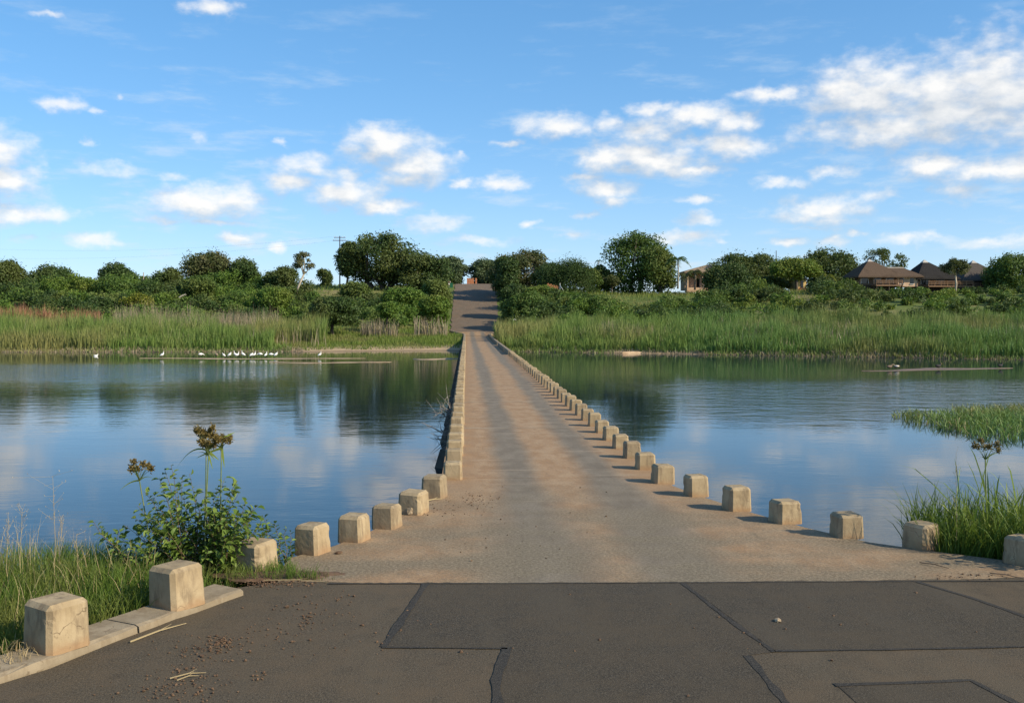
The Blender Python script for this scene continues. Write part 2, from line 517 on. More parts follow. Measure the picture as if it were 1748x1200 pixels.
def mat_concrete(name, c1, c2, stain=(0.30, 0.17, 0.085)):
    m, nt = new_mat(name)
    oi = node(nt, 'ShaderNodeObjectInfo')
    o = node(nt, 'ShaderNodeVectorMath', {0: obco(nt), 1: oi.outputs['Location']}, operation='ADD').outputs[0]
    n1 = noise(nt, o, 3.0, 6.0, 0.65).outputs['Fac']
    n2 = noise(nt, vmul(nt, o, (1, 1, 0.25)), 7.0, 5.0, 0.7).outputs['Fac']
    fine = noise(nt, o, 90.0, 3.0, 0.7).outputs['Fac']
    col = mixc(nt, sstep(nt, n1, 0.32, 0.68), c1, c2)
    col = mixc(nt, math_(nt, 'MULTIPLY', sstep(nt, n2, 0.45, 0.68), 0.9), col, (0.195, 0.145, 0.090))
    zz = node(nt, 'ShaderNodeSeparateXYZ', {0: obco(nt)}).outputs[2]
    splash = math_(nt, 'MULTIPLY', sstep(nt, math_(nt, 'MULTIPLY_ADD', n1, 0.22, zz), 0.26, 0.08), 0.65)
    col = mixc(nt, splash, col, stain)
    pit = sstep(nt, noise(nt, o, 26.0, 4.0, 0.75).outputs['Fac'], 0.63, 0.72)
    col = mixc(nt, math_(nt, 'MULTIPLY', pit, 0.5), col, (0.16, 0.125, 0.085))
    col = mixc(nt, math_(nt, 'MULTIPLY', math_(nt, 'SUBTRACT', oi.outputs['Random'], 0.5), 0.9, clamp=True), col, (0.19, 0.15, 0.10))
    crack = node(nt, 'ShaderNodeTexVoronoi', {'Vector': node(nt, 'ShaderNodeVectorMath', {0: o, 1: vmul(nt, noise(nt, o, 4.0, 3.0).outputs['Color'], (0.3, 0.3, 0.3))}, operation='ADD').outputs[0], 'Scale': 2.1},
                 feature='DISTANCE_TO_EDGE').outputs['Distance']
    cm = math_(nt, 'MULTIPLY', sstep(nt, crack, 0.014, 0.003), sstep(nt, n1, 0.5, 0.62))
    col = mixc(nt, math_(nt, 'MULTIPLY', cm, 0.7), col, (0.12, 0.085, 0.05))
    h = math_(nt, 'ADD', math_(nt, 'MULTIPLY_ADD', fine, 0.5, n1), math_(nt, 'MULTIPLY', math_(nt, 'ADD', pit, cm), -0.5))
    finish(nt, principled(nt, col, 0.9, h, 0.5, 0.012, 0.2))
    return m


def mat_ground():
    m, nt = new_mat('ground_soil_and_grass')
    p = pos(nt)
    z = node(nt, 'ShaderNodeSeparateXYZ', {0: p}).outputs[2]
    n1 = noise(nt, p, 0.09, 6.0, 0.6).outputs['Fac']
    n2 = noise(nt, p, 0.8, 6.0, 0.65).outputs['Fac']
    n3 = noise(nt, p, 14.0, 3.0, 0.7).outputs['Fac']
    grass = mixc(nt, n2, (0.055, 0.095, 0.022), (0.15, 0.175, 0.05))
    dry = mixc(nt, n2, (0.22, 0.17, 0.085), (0.30, 0.24, 0.13))
    col = mixc(nt, math_(nt, 'MULTIPLY', sstep(nt, n1, 0.50, 0.66), 0.75), grass, dry)
    red = sstep(nt, noise(nt, p, 0.14, 3.0).outputs['Fac'], 0.64, 0.70)
    col = mixc(nt, math_(nt, 'MULTIPLY', red, 0.8), col, (0.26, 0.13, 0.07))
    sandm = sstep(nt, math_(nt, 'MULTIPLY_ADD', n2, 0.5, z), -0.25, -0.55)
    sand = mixc(nt, n3, (0.30, 0.215, 0.13), (0.46, 0.35, 0.22))
    col = mixc(nt, sandm, col, sand)
    wet = sstep(nt, z, -1.02, -1.12)
    col = mixc(nt, math_(nt, 'MULTIPLY', wet, 0.6), col, (0.12, 0.085, 0.05))
    finish(nt, principled(nt, col, 0.95, math_(nt, 'ADD', n2, n3), 0.6, 0.05, 0.1))
    return m


def mat_water():
    m, nt = new_mat('river_water')
    p = pos(nt)
    q = vmul(nt, p, (0.55, 1.0, 1.0))
    calm = noise(nt, vmul(nt, p, (0.012, 0.05, 1)), 1.0, 3.0, 0.5, 0.6).outputs['Fac']
    amt = math_(nt, 'MULTIPLY_ADD', sstep(nt, calm, 0.40, 0.66), 0.85, 0.25)
    a = noise(nt, q, 0.9, 3.0, 0.5, 0.4).outputs['Fac']
    b = noise(nt, q, 4.2, 3.0, 0.55, 0.3).outputs['Fac']
    h = math_(nt, 'MULTIPLY_ADD', b, 0.32, a)
    sx, sy = (node(nt, 'ShaderNodeSeparateXYZ', {0: p}).outputs[i] for i in (0, 1))
    wob = math_(nt, 'MULTIPLY_ADD', calm, 30.0, sy)
    breeze = math_(nt, 'MULTIPLY', math_(nt, 'MULTIPLY', sstep(nt, wob, 80.0, 100.0), sstep(nt, wob, 120.0, 104.0)), sstep(nt, sx, -9.0, -22.0))
    breeze = math_(nt, 'MAXIMUM', breeze, math_(nt, 'MULTIPLY', math_(nt, 'MULTIPLY', sstep(nt, wob, 46.0, 66.0), sstep(nt, wob, 94.0, 76.0)), math_(nt, 'MULTIPLY', sstep(nt, sx, 8.0, 14.0), 0.7)))
    amt = math_(nt, 'MULTIPLY_ADD', breeze, 6.0, amt)
    h = math_(nt, 'MULTIPLY', h, amt)
    bump = node(nt, 'ShaderNodeBump', {'Height': h, 'Strength': 1.0, 'Distance': 0.012}).outputs[0]
    deep = mixc(nt, noise(nt, vmul(nt, p, (0.02, 0.03, 1)), 1.0, 3.0).outputs['Fac'], (0.008, 0.022, 0.032), (0.016, 0.028, 0.028))
    sh = node(nt, 'ShaderNodeBsdfPrincipled', {'Base Color': deep, 'Roughness': 0.05, 'IOR': 1.333, 'Specular IOR Level': 0.34, 'Normal': bump}).outputs[0]
    finish(nt, sh)
    return m


def mat_thatch(name, c1, c2):
    m, nt = new_mat(name)
    o = obco(nt)
    n = noise(nt, vmul(nt, o, (6, 6, 1.0)), 2.0, 6.0, 0.7).outputs['Fac']
    z = node(nt, 'ShaderNodeSeparateXYZ', {0: o}).outputs[2]
    wv = math_(nt, 'SINE', math_(nt, 'MULTIPLY_ADD', z, 16.0, math_(nt, 'MULTIPLY', n, 3.0)))
    col = mixc(nt, sstep(nt, n, 0.3, 0.7), c1, c2)
    col = mixc(nt, math_(nt, 'MULTIPLY', sstep(nt, noise(nt, o, 0.5, 4.0).outputs['Fac'], 0.5, 0.7), 0.4), col, [c * 0.6 for c in c1])
    h = math_(nt, 'MULTIPLY_ADD', wv, 0.25, n)
    finish(nt, principled(nt, col, 0.95, h, 0.8, 0.05, 0.08))
    return m


M = {}
M['asphalt'] = mat_asphalt('old_asphalt', (0.066, 0.052, 0.033), (0.110, 0.078, 0.045), 0.7)
M['patch'] = mat_asphalt('patched_asphalt', (0.048, 0.039, 0.026), (0.076, 0.057, 0.034), 0.7)
M['tar'] = mat_asphalt('tar_seal', (0.030, 0.027, 0.022), (0.055, 0.045, 0.033), 0.5)
M['far_road'] = mat_asphalt('dusty_asphalt', (0.110, 0.086, 0.060), (0.185, 0.122, 0.076), 0.8)
M['deck'] = mat_deck('bridge_deck_concrete')
M['joint'] = simple('joint_mortar', (0.27, 0.215, 0.145), (0.43, 0.355, 0.25), 2.2)
M['bollard'] = mat_concrete('weathered_concrete', (0.300, 0.225, 0.130), (0.385, 0.300, 0.185))
M['kerb'] = mat_concrete('kerb_concrete', (0.225, 0.178, 0.118), (0.33, 0.268, 0.182), (0.215, 0.170, 0.112))
M['pier'] = simple('stained_shaded_concrete', (0.050, 0.042, 0.034), (0.10, 0.085, 0.065), 3.0)  # near-black: dark stains, plus the piers' shade put into the colour
M['ground'] = mat_ground()
M['sand'] = simple('river_sand', (0.28, 0.19, 0.115), (0.45, 0.33, 0.21), 1.4, 0.9, 0.3, 0.02)
M['mud'] = simple('river_mud', (0.12, 0.085, 0.06), (0.22, 0.15, 0.10), 1.4, 0.7, 0.3, 0.02)
M['water'] = mat_water()
M['leaf_dark'] = leafmat('dark_leaves', (0.029, 0.059, 0.017), (0.074, 0.121, 0.031), (0.096, 0.118, 0.031), 0.22)
M['leaf_mid'] = leafmat('green_leaves', (0.047, 0.099, 0.021), (0.106, 0.165, 0.035), (0.132, 0.165, 0.040), 0.28)
M['leaf_bright'] = leafmat('bright_leaves', (0.069, 0.145, 0.023), (0.152, 0.228, 0.037), (0.189, 0.228, 0.044), 0.32)
M['leaf_olive'] = leafmat('olive_leaves', (0.053, 0.073, 0.023), (0.112, 0.126, 0.044), (0.151, 0.141, 0.066), 0.25, 0.3)
M['leaf_yellow'] = leafmat('yellow_green_leaves', (0.10, 0.14, 0.015), (0.22, 0.22, 0.03), None, 0.32)
M['leaf_blue'] = leafmat('blue_green_leaves', (0.054, 0.090, 0.042), (0.114, 0.150, 0.066), None, 0.25)
M['thicket'] = leafmat('thicket_leaves', (0.044, 0.097, 0.022), (0.132, 0.209, 0.040), (0.163, 0.202, 0.054), 0.28, 0.13)
M['reed'] = leafmat('reed_blades', (0.092, 0.172, 0.031), (0.203, 0.282, 0.071), (0.280, 0.255, 0.096), 0.30, 0.055)
M['reed_right'] = leafmat('young_reed_blades', (0.076, 0.167, 0.033), (0.174, 0.273, 0.076), (0.247, 0.232, 0.082), 0.30, 0.05)
M['dry'] = leafmat('dry_stalks', (0.20, 0.155, 0.095), (0.36, 0.30, 0.21), None, 0.15)
M['rust'] = leafmat('rusty_seed_heads', (0.26, 0.10, 0.055), (0.36, 0.20, 0.12), None, 0.15)
M['bank_grass'] = leafmat('short_bank_grass', (0.085, 0.145, 0.022), (0.19, 0.235, 0.045), (0.24, 0.21, 0.085), 0.3, 0.12)
M['grass'] = leafmat('near_grass_blades', (0.050, 0.105, 0.014), (0.145, 0.215, 0.034), (0.18, 0.19, 0.05), 0.35, 0.7)
M['straw'] = leafmat('straw', (0.33, 0.25, 0.13), (0.48, 0.38, 0.21), None, 0.2)
M['shrub_leaf'] = leafmat('shrub_leaves', (0.085, 0.155, 0.024), (0.20, 0.27, 0.060), None, 0.3, 1.0, 0.42)
M['bract'] = leafmat('sedge_bracts', (0.156, 0.240, 0.030), (0.288, 0.348, 0.072), None, 0.35)
M['spike'] = leafmat('brown_spikelets', (0.101, 0.067, 0.019), (0.218, 0.169, 0.052), None, 0.15)
M['stem'] = simple('green_stem', (0.08, 0.12, 0.035), (0.15, 0.17, 0.06), 9.0)
M['twig'] = simple('brown_twig', (0.10, 0.065, 0.035), (0.19, 0.13, 0.08), 12.0)
M['dead_twig'] = simple('grey_dead_wood', (0.17, 0.14, 0.11), (0.30, 0.26, 0.21), 12.0)
M['bark'] = simple('brown_bark', (0.06, 0.045, 0.032), (0.13, 0.10, 0.075), 4.0, 0.9, 0.6, 0.03, 5.0, (1, 1, 0.25))
M['bark_pale'] = simple('pale_bark', (0.30, 0.26, 0.20), (0.44, 0.39, 0.31), 4.0, 0.9, 0.5, 0.02, 5.0, (1, 1, 0.25))
M['thatch'] = mat_thatch('brown_thatch', (0.078, 0.054, 0.038), (0.125, 0.088, 0.062))
M['thatch_dark'] = mat_thatch('dark_thatch', (0.020, 0.019, 0.019), (0.040, 0.037, 0.035))
M['thatch_grey'] = mat_thatch('grey_thatch', (0.060, 0.052, 0.045), (0.105, 0.090, 0.077))
M['thatch_tan'] = mat_thatch('tan_thatch', (0.20, 0.15, 0.10), (0.29, 0.22, 0.15))
M['ridge'] = simple('ridge_cap_mortar', (0.36, 0.33, 0.29), (0.50, 0.46, 0.40), 3.0)
M['wood'] = simple('deck_timber', (0.20, 0.115, 0.065), (0.31, 0.19, 0.115), 5.0, 0.8, 0.4, 0.01, 5.0, (1, 1, 6))
M['wood_dark'] = simple('dark_timber', (0.035, 0.026, 0.02), (0.075, 0.055, 0.04), 5.0)
M['peach'] = simple('peach_plaster', (0.50, 0.33, 0.21), (0.60, 0.42, 0.28), 1.5)
M['ochre'] = simple('ochre_plaster', (0.58, 0.40, 0.16), (0.68, 0.50, 0.22), 1.5)
M['brown_wall'] = simple('brown_plaster', (0.10, 0.070, 0.05), (0.15, 0.11, 0.08), 2.0)
M['white'] = simple('white_paint', (0.66, 0.65, 0.61), (0.78, 0.77, 0.73), 4.0, 0.6)
M['feather'] = simple('white_feathers', (0.74, 0.73, 0.69), (0.82, 0.81, 0.78), 14.0, 0.8)
M['beak'] = simple('yellow_beak', (0.50, 0.33, 0.06), (0.56, 0.38, 0.09), 9.0, 0.5)
M['bird_leg'] = simple('dark_bird_leg', (0.05, 0.045, 0.035), (0.09, 0.08, 0.06), 9.0)
M['heron'] = simple('brown_feathers', (0.20, 0.15, 0.10), (0.36, 0.29, 0.20), 14.0)
M['duck'] = simple('duck_feathers', (0.09, 0.06, 0.04), (0.24, 0.17, 0.12), 9.0)
M['dark_bird'] = simple('black_feathers', (0.015, 0.015, 0.017), (0.04, 0.038, 0.038), 9.0)
M['brick'] = simple('orange_brick', (0.36, 0.135, 0.06), (0.48, 0.20, 0.095), 3.0)
M['red'] = simple('red_paint', (0.42, 0.06, 0.035), (0.52, 0.09, 0.05), 3.0, 0.5)
M['green'] = simple('green_bin_plastic', (0.012, 0.09, 0.045), (0.02, 0.13, 0.065), 3.0, 0.5)
M['metal'] = simple('galvanised_steel', (0.30, 0.30, 0.30), (0.42, 0.42, 0.41), 6.0, 0.45, 0.1, 0.002, 4.0, (1, 1, 1), 0.6)
M['pole'] = simple('creosoted_pole', (0.055, 0.045, 0.038), (0.11, 0.09, 0.075), 5.0)
M['rock'] = simple('pale_limestone', (0.28, 0.20, 0.12), (0.46, 0.36, 0.235), 9.0, 0.9, 0.6, 0.02)
M['clod'] = simple('dry_dung', (0.075, 0.043, 0.024), (0.16, 0.098, 0.056), 9.0)
m, nt = new_mat('dark_window_glass')
finish(nt, principled(nt, (0.015, 0.018, 0.02), 0.08, spec=0.5))
M['glass'] = m

# ------------------------------------------------------------------ terrain
WATER = -1.15
_sx = np.array([-4000, -300, -60, -20, -3, 6, 16, 32, 48, 56, 70, 110, 300, 4000], float)
_sy = np.array([140, 140, 131, 131, 137, 131, 124, 117, 109, 104, 98, 92, 90, 90], float)
_hs = np.array([-60, -8, 0, 1.5, 4, 10, 24, 36, 50, 76, 100, 150, 400, 6000], float)
_hz = np.array([-3.2, -2.3, -1.18, -0.85, -0.55, -0.15, 0.5, 2.0, 4.4, 8.9, 10.2, 11.2, 12, 12], float)
_ry = np.array([0, 140, 168, 176, 190, 245, 252, 300, 500], float)
_rz = np.array([0, 0, 0.25, 0.95, 2.7, 11.5, 11.75, 12, 12.2], float)


def vnoise(x, y, s, seed=0):
    """cheap smooth value noise from summed sines"""
    r = np.random.default_rng(seed)
    out = 0
    for i in range(5):
        a = r.uniform(0, 2 * math.pi); k = s * r.uniform(0.6, 1.9)
        out = out + np.sin((x * math.cos(a) + y * math.sin(a)) * k + r.uniform(0, 6.28))
    return out / 5


def road_z(y):
    return np.interp(y, _ry, _rz)


def road_c(y):           # centre and half width of the far road
    return np.interp(y, [110, 165, 176, 190, 245, 300], [1.75, 1.75, 1.6, 1.6, 2.3, 2.5]), np.interp(y, [165, 176, 245], [2.0, 4.3, 5.0])


def shore_far(x):
    return np.interp(x, _sx, _sy) + 1.6 * vnoise(x, 0 * x, 0.16, 3) + 0.7 * vnoise(x, 0 * x, 0.6, 4)


_nx = np.array([-400, -30, -12, -5.5, -3.2, -2.4, -1.5, 5.5, 6.6, 8, 14, 40, 400], float)
_ny = np.array([9, 13, 14.6, 15.0, 14.8, 13.6, 11.2, 11.2, 14.6, 15.2, 15.6, 17, 20], float)


def terrain(x, y):
    x = np.asarray(x, float); y = np.asarray(y, float)
    s = y - shore_far(x)
    h = np.interp(s, _hs, _hz)
    h = np.where(s > 0, h + np.clip(s / 40, 0, 1) * (0.5 * vnoise(x, y, 0.07, 5) + 0.22 * vnoise(x, y, 0.3, 6)), h)
    h = np.where((s > 40) & (x > 12), h * (1 - 0.17 * np.clip((x - 14) / 20, 0, 1)), h)
    c, hw = road_c(y)
    e = np.clip((np.abs(x - c) - hw - 1.2) / 7.0, 0, 1)
    e = e * e * (3 - 2 * e)
    near_road = road_z(y) - 0.10
    on = np.clip((y - 134) / 14.0, 0, 1)
    h = np.where(s > -2, h * (1 - on * (1 - e)) + near_road * on * (1 - e), h)
    # near bank
    t = y - np.interp(x, _nx, _ny) - 0.25 * vnoise(x, y, 0.9, 8)
    hn = np.interp(t, [-6, -3.2, -1.5, 0, 1.5, 4, 9, 20], [-0.12, -0.16, -0.55, -1.16, -1.7, -2.3, -2.8, -3.2])
    inner = (x > -2.2) & (x < 6.3)
    hn = np.where(inner & (t < 0), np.minimum(hn, -0.30), hn)
    return np.where(y < 60, hn, h)


def tz(x, y):
    return float(terrain(np.array([x]), np.array([y]))[0])


def axis(pieces):
    out = []
    for a, b, st in pieces:
        out += list(np.arange(a, b, st))
    out.append(pieces[-1][1])
    return np.array(sorted(set(np.round(out, 3))))


xs = axis([(-5000, -400, 600), (-400, -120, 20), (-120, -12, 2.0), (-12, 12, 0.5), (12, 120, 2.0), (120, 400, 20), (400, 5000, 600)])
ys = axis([(-300, -20, 40), (-20, 6, 2.0), (6, 18, 0.4), (18, 60, 6), (60, 90, 3), (90, 260, 1.4), (260, 420, 12), (420, 1000, 100), (1000, 9000, 1000)])
X, Y = np.meshgrid(xs, ys)
Z = terrain(X.ravel(), Y.ravel())
nx, ny = len(xs), len(ys)
I = np.arange(nx * ny).reshape(ny, nx)
F = np.stack([I[:-1, :-1].ravel(), I[:-1, 1:].ravel(), I[1:, 1:].ravel(), I[1:, :-1].ravel()], 1)
tag(mk('ground', np.stack([X.ravel(), Y.ravel(), Z], 1), F, M['ground'], smooth=True), kind='structure')

# water sheet
tag(mk('water', [(-5000, 2, WATER), (5000, 2, WATER), (5000, 170, WATER), (-5000, 170, WATER)], [(0, 1, 2, 3)], M['water']), kind='structure')

# sandbars
def sandbar(pxs, mat, seed, zt=0.04):
    r = np.random.default_rng(seed)
    (xa, ya, xb, yb, half) = pxs
    a, b = G(xa, ya, WATER), G(xb, yb, WATER)
    n = 46
    V, Fc = [], []
    for i in range(n + 1):
        t = i / n
        c = a + (b - a) * t + np.array([0, 0.9 * math.sin(t * 5 + seed), 0])
        w = half * (math.sin(math.pi * min(max(t, 0.01), 0.99)) ** 0.9) * (1 + 0.25 * math.sin(t * 7 + seed) + 0.1 * math.sin(t * 19 + seed))
        for k in (-1, -0.6, -0.15, 0.3, 0.75, 1):
            z = WATER - 0.10 + (zt + 0.10) * (1 - k * k) ** 0.5 * (0.93 + 0.07 * math.sin(t * 23 + k))
            V.append((c[0], c[1] + k * w + 0.5 * math.sin(t * 9 + seed), z))
    for i in range(n):
        for k in range(5):
            p = i * 6 + k
            Fc.append((p, p + 6, p + 7, p + 1))
    return tag(mk('sandbar', V, Fc, mat, smooth=True), kind='structure')


sandbar((232, 612.5, 625, 611.5, 2.3), M['sand'], 1)
sandbar((455, 619.0, 668, 618.2, 0.8), M['sand'], 2, 0.05)
sandbar((705, 613, 800, 612.5, 2.2), M['sand'], 3, 0.07)
sandbar((1462, 632, 1735, 629, 2.2), M['mud'], 4, 0.05)
sandbar((1060, 603.5, 1225, 601, 1.6), M['sand'], 5, 0.30)

# ------------------------------------------------------------------ roads
def sheet(name, pts, z, mat, kind='structure', parent=None, thick=None):
    V = [(p[0], p[1], z) for p in pts]
    Fc = [tuple(range(len(V)))]
    if thick:
        n = len(V)
        V += [(p[0], p[1], z - thick) for p in pts]
        for i in range(n):
            j = (i + 1) % n
            Fc.append((i, i + n, j + n, j))
        Fc[0] = tuple(range(n))
    o = mk(name, V, Fc, mat, parent)
    if kind: tag(o, kind=kind)
    return o


ap_l = [(474, 993), (486, 962), (498, 951), (572, 931), (630, 908), (680, 883), (719, 856), (751, 831)]
ap_r = [(1148, 829), (1212, 852), (1287, 876), (1374, 900), (1482, 925), (1618, 944), (1765, 962), (2000, 972)]
L = [G(*p) for p in ap_l]
Rr = [G(*p) for p in ap_r]
kl = [G(105, 1140), G(352, 1038), G(418, 1003)]
BORDER = [G(474, 993), G(640, 993.5), G(800, 995), G(980, 994.2), G(1160, 993), G(1350, 991.5), G(1560, 989.5), G(1748, 985.5), G(2000, 982)]
_rb = random.Random(12)
_bb = []
for a_, b_ in zip(BORDER[:-1], BORDER[1:]):
    k_ = max(2, int(np.linalg.norm(b_ - a_) / 0.07))
    for i_ in range(k_):
        _bb.append(a_ + (b_ - a_) * i_ / k_ + np.array([0, _rb.uniform(-.022, .022) + .02 * math.sin(len(_bb) * .31), 0]))
_bb[0] = BORDER[0]
BORDER = _bb + [BORDER[-1]]
asphalt = sheet('asphalt_road', [(-14, -25), (15, -25), (15, BORDER[-1][1])] + BORDER[::-1] + [(kl[2][0] - 0.1, kl[2][1]), (kl[1][0] - 0.1, kl[1][1]), (kl[0][0] - 0.1, kl[0][1]), (-7.5, 4.2)], 0.0, M['asphalt'])


def px_sheet(name, pl, z, mat, parent):
    return sheet(name, [G(a, b, z) for a, b in pl], z, mat, None, parent)


def seam(pl, wid, z, seed):
    """ragged strip of poured tar along a pixel path; wid in metres"""
    r = random.Random(seed)
    pts = [G(a, b, z) for a, b in pl]
    fine = []
    for a, b in zip(pts[:-1], pts[1:]):
        k = max(2, int(np.linalg.norm(b - a) / 0.12))
        for i in range(k):
            fine.append(a + (b - a) * i / k)
    fine.append(pts[-1])
    fine = np.array(fine)
    T = np.gradient(fine, axis=0); T = unit(T)
    Nn = np.stack([-T[:, 1], T[:, 0], 0 * T[:, 0]], 1)
    V, Fc = [], []
    n = len(fine)
    ph = r.uniform(0, 6)
    for i in range(n):
        w = 1.15 * wid * (0.66 + 0.2 * math.sin(i * 0.7 + ph) * math.sin(i * 0.23 + ph) + r.uniform(-0.13, 0.13))
        V += [fine[i] - Nn[i] * w * 0.5, fine[i] + Nn[i] * w * (0.5 + r.uniform(-.1, .1))]
    for i in range(n - 1):
        Fc.append((2 * i, 2 * i + 1, 2 * i + 3, 2 * i + 2))
    return mk('tar_seam', V, Fc, M['tar'], asphalt)


px_sheet('road_patch', [(652, 1104), (868, 1106), (838, 1212), (1360, 1212), (1276, 1118), (1322, 1112), (1168, 994.5), (728, 995.5)], 0.004, M['patch'], asphalt)
px_sheet('road_patch', [(1322, 1110), (1790, 1102), (1790, 1060), (1568, 992.5), (1168, 994.5)], 0.004, M['patch'], asphalt)
px_sheet('road_patch', [(1428, 1168), (1655, 1160), (1760, 1215), (1480, 1215)], 0.004, M['patch'], asphalt)
for k, (pl, w) in enumerate([([(727, 996), (655, 1103)], 0.10), ([(652, 1104), (866, 1106)], 0.045), ([(866, 1104), (846, 1160), (852, 1212)], 0.13),
                             ([(1166, 995), (1235, 1050), (1322, 1112)], 0.07), ([(1276, 1118), (1352, 1212)], 0.10), ([(1322, 1110), (1500, 1108), (1790, 1102)], 0.055),
                             ([(1425, 1168), (1560, 1164), (1657, 1160), (1760, 1212)], 0.08), ([(1566, 992.5), (1660, 1020), (1790, 1066)], 0.09),
                             ([(560, 995.5), (900, 995.0), (1200, 993.5), (1560, 991.5), (1760, 991)], 0.05)]):
    seam(pl, w, 0.008, k)

apron = sheet('concrete_apron', list(L) + [(-0.5, 20.0), (4.05, 20.0)] + list(Rr) + BORDER[::-1][:-1], 0.0, M['deck'], thick=0.55)

# far road up the hill
V, Fc = [], []
yy = np.concatenate([np.arange(173, 262, 3.0), [300, 400]])
for i, y in enumerate(yy):
    c, hw = road_c(y)
    hw = float(hw) * (1 + 0.02 * math.sin(y * 1.3))
    z = float(road_z(y))
    for k in (-1, -0.3, 0.35, 1):
        V.append((float(c) + k * (hw + 0.15 * math.sin(y * 0.9 + k)), y, z + 0.03 * (1 - k * k)))
for i in range(len(yy) - 1):
    for k in range(3):
        p = i * 4 + k
        Fc.append((p, p + 1, p + 5, p + 4))
tag(mk('hill_road', V, Fc, M['far_road'], smooth=True), kind='structure')

# ------------------------------------------------------------------ the bridge
bridge = empty('low_bridge', (1.77, 20, 0), 'long narrow concrete low-level bridge crossing the river', 'bridge')
blo = np.array([1.77, 20, 0])
XL, XR = -0.5, 4.05
y = 20.0
ends = list(np.arange(20.0, 167.0, 9.2)) + [167.5]
for a, b in zip(ends[:-1], ends[1:]):
    z1a, z1b = (0.25 * max(0, (t - 140) / 28.0) for t in (a, b))
    Vb, Fb = box(XL - blo[0], XR - blo[0], a + 0.03 - blo[1], b - 0.03 - blo[1], -0.40, 0)
    Vb[[4, 5], 2] += z1a; Vb[[6, 7], 2] += z1b
    mk('slab', Vb, Fb, M['deck'], bridge)
    if a > 20:
        r = random.Random(int(a * 10))
        jx = np.linspace(XL + 0.02, XR - 0.02, 16)
        Vj = []
        for q in jx:
            Vj += [(q - blo[0], a - 0.02 - r.uniform(0, .05) - blo[1], z1a + 0.004), (q - blo[0], a + 0.02 + r.uniform(0, .05) - blo[1], z1a + 0.004)]
        mk('joint', Vj, [(2 * i, 2 * i + 2, 2 * i + 3, 2 * i + 1) for i in range(15)], M['joint'], bridge)


def pier_mesh():
    """pier with pointed cutwaters, standing in the river bed; the noses rake outwards to the waterline"""
    def ring(z, nose, half, th):
        return [(-half, -th, z), (-half - nose, 0, z), (-half, th, z), (half, th, z), (half + nose, 0, z), (half, -th, z)]
    V = ring(-3.2, 0.55, 2.2, 0.42) + ring(WATER, 0.50, 2.2, 0.42) + ring(-0.62, 0.34, 2.2, 0.36) + ring(-0.40, 0.10, 2.15, 0.33)
    Fq = []
    for k in range(3):
        for j in range(6):
            a, b = k * 6 + j, k * 6 + (j + 1) % 6
            Fq.append((a, b, b + 6, a + 6))
    Fq.append(tuple(range(18, 24)))
    return np.array(V, float), Fq


pv, pf = pier_mesh()
p0 = mk('pier', pv, pf, M['pier'], bridge)
py_list = np.arange(29.2, 128, 5.9)
for i, q in enumerate(py_list):
    o = p0 if i == 0 else p0.copy()
    if i: COL.objects.link(o)
    o.parent = bridge
    o.location = (0, q - 20, 0)
# low parapets at the far end
def parapet(path, h=0.40, th=0.32):
    path = np.array(path, float)
    T = unit(np.gradient(path[:, :2], axis=0))
    Nn = np.stack([-T[:, 1], T[:, 0]], 1)
    V, Fq = [], []
    for i, p in enumerate(path):
        z = float(road_z(p[1])) - 0.02
        for sx, zz in ((-1, 0), (-1, h - .05), (-.8, h), (.8, h), (1, h - .05), (1, 0)):
            V.append((p[0] + Nn[i, 0] * sx * th / 2 - blo[0], p[1] + Nn[i, 1] * sx * th / 2 - blo[1], z + zz))
    n = len(path)
    for i in range(n - 1):
        for k in range(5):
            a = i * 6 + k
            Fq.append((a, a + 6, a + 7, a + 1))
    Fq.append(tuple(range(6))); Fq.append(tuple(range((n - 1) * 6, n * 6))[::-1])
    return mk('parapet', V, Fq, M['kerb'], bridge)


parapet([(-0.27, 126.5), (-0.27, 140), (-0.27, 155), (-0.3, 166), (-1.2, 169.5), (-2.9, 174)])
parapet([(3.80, 87.5), (3.80, 97.0)])
parapet([(3.80, 97.4), (3.80, 117)])
parapet([(3.80, 119), (3.80, 140), (3.75, 164), (4.3, 168.5), (5.9, 172.5)])
# approach concrete between the deck and the hill road
tag(sheet('approach_slab', [(-0.1, 167.6), (3.6, 167.6), (4.6, 170), (5.9, 174.2), (-2.8, 174.2), (-1.1, 170)], 0.0, M['deck']), kind='structure')
ob = bpy.data.objects['approach_slab']
for v in ob.data.vertices:
    v.co.z = float(road_z(v.co.y)) + 0.035

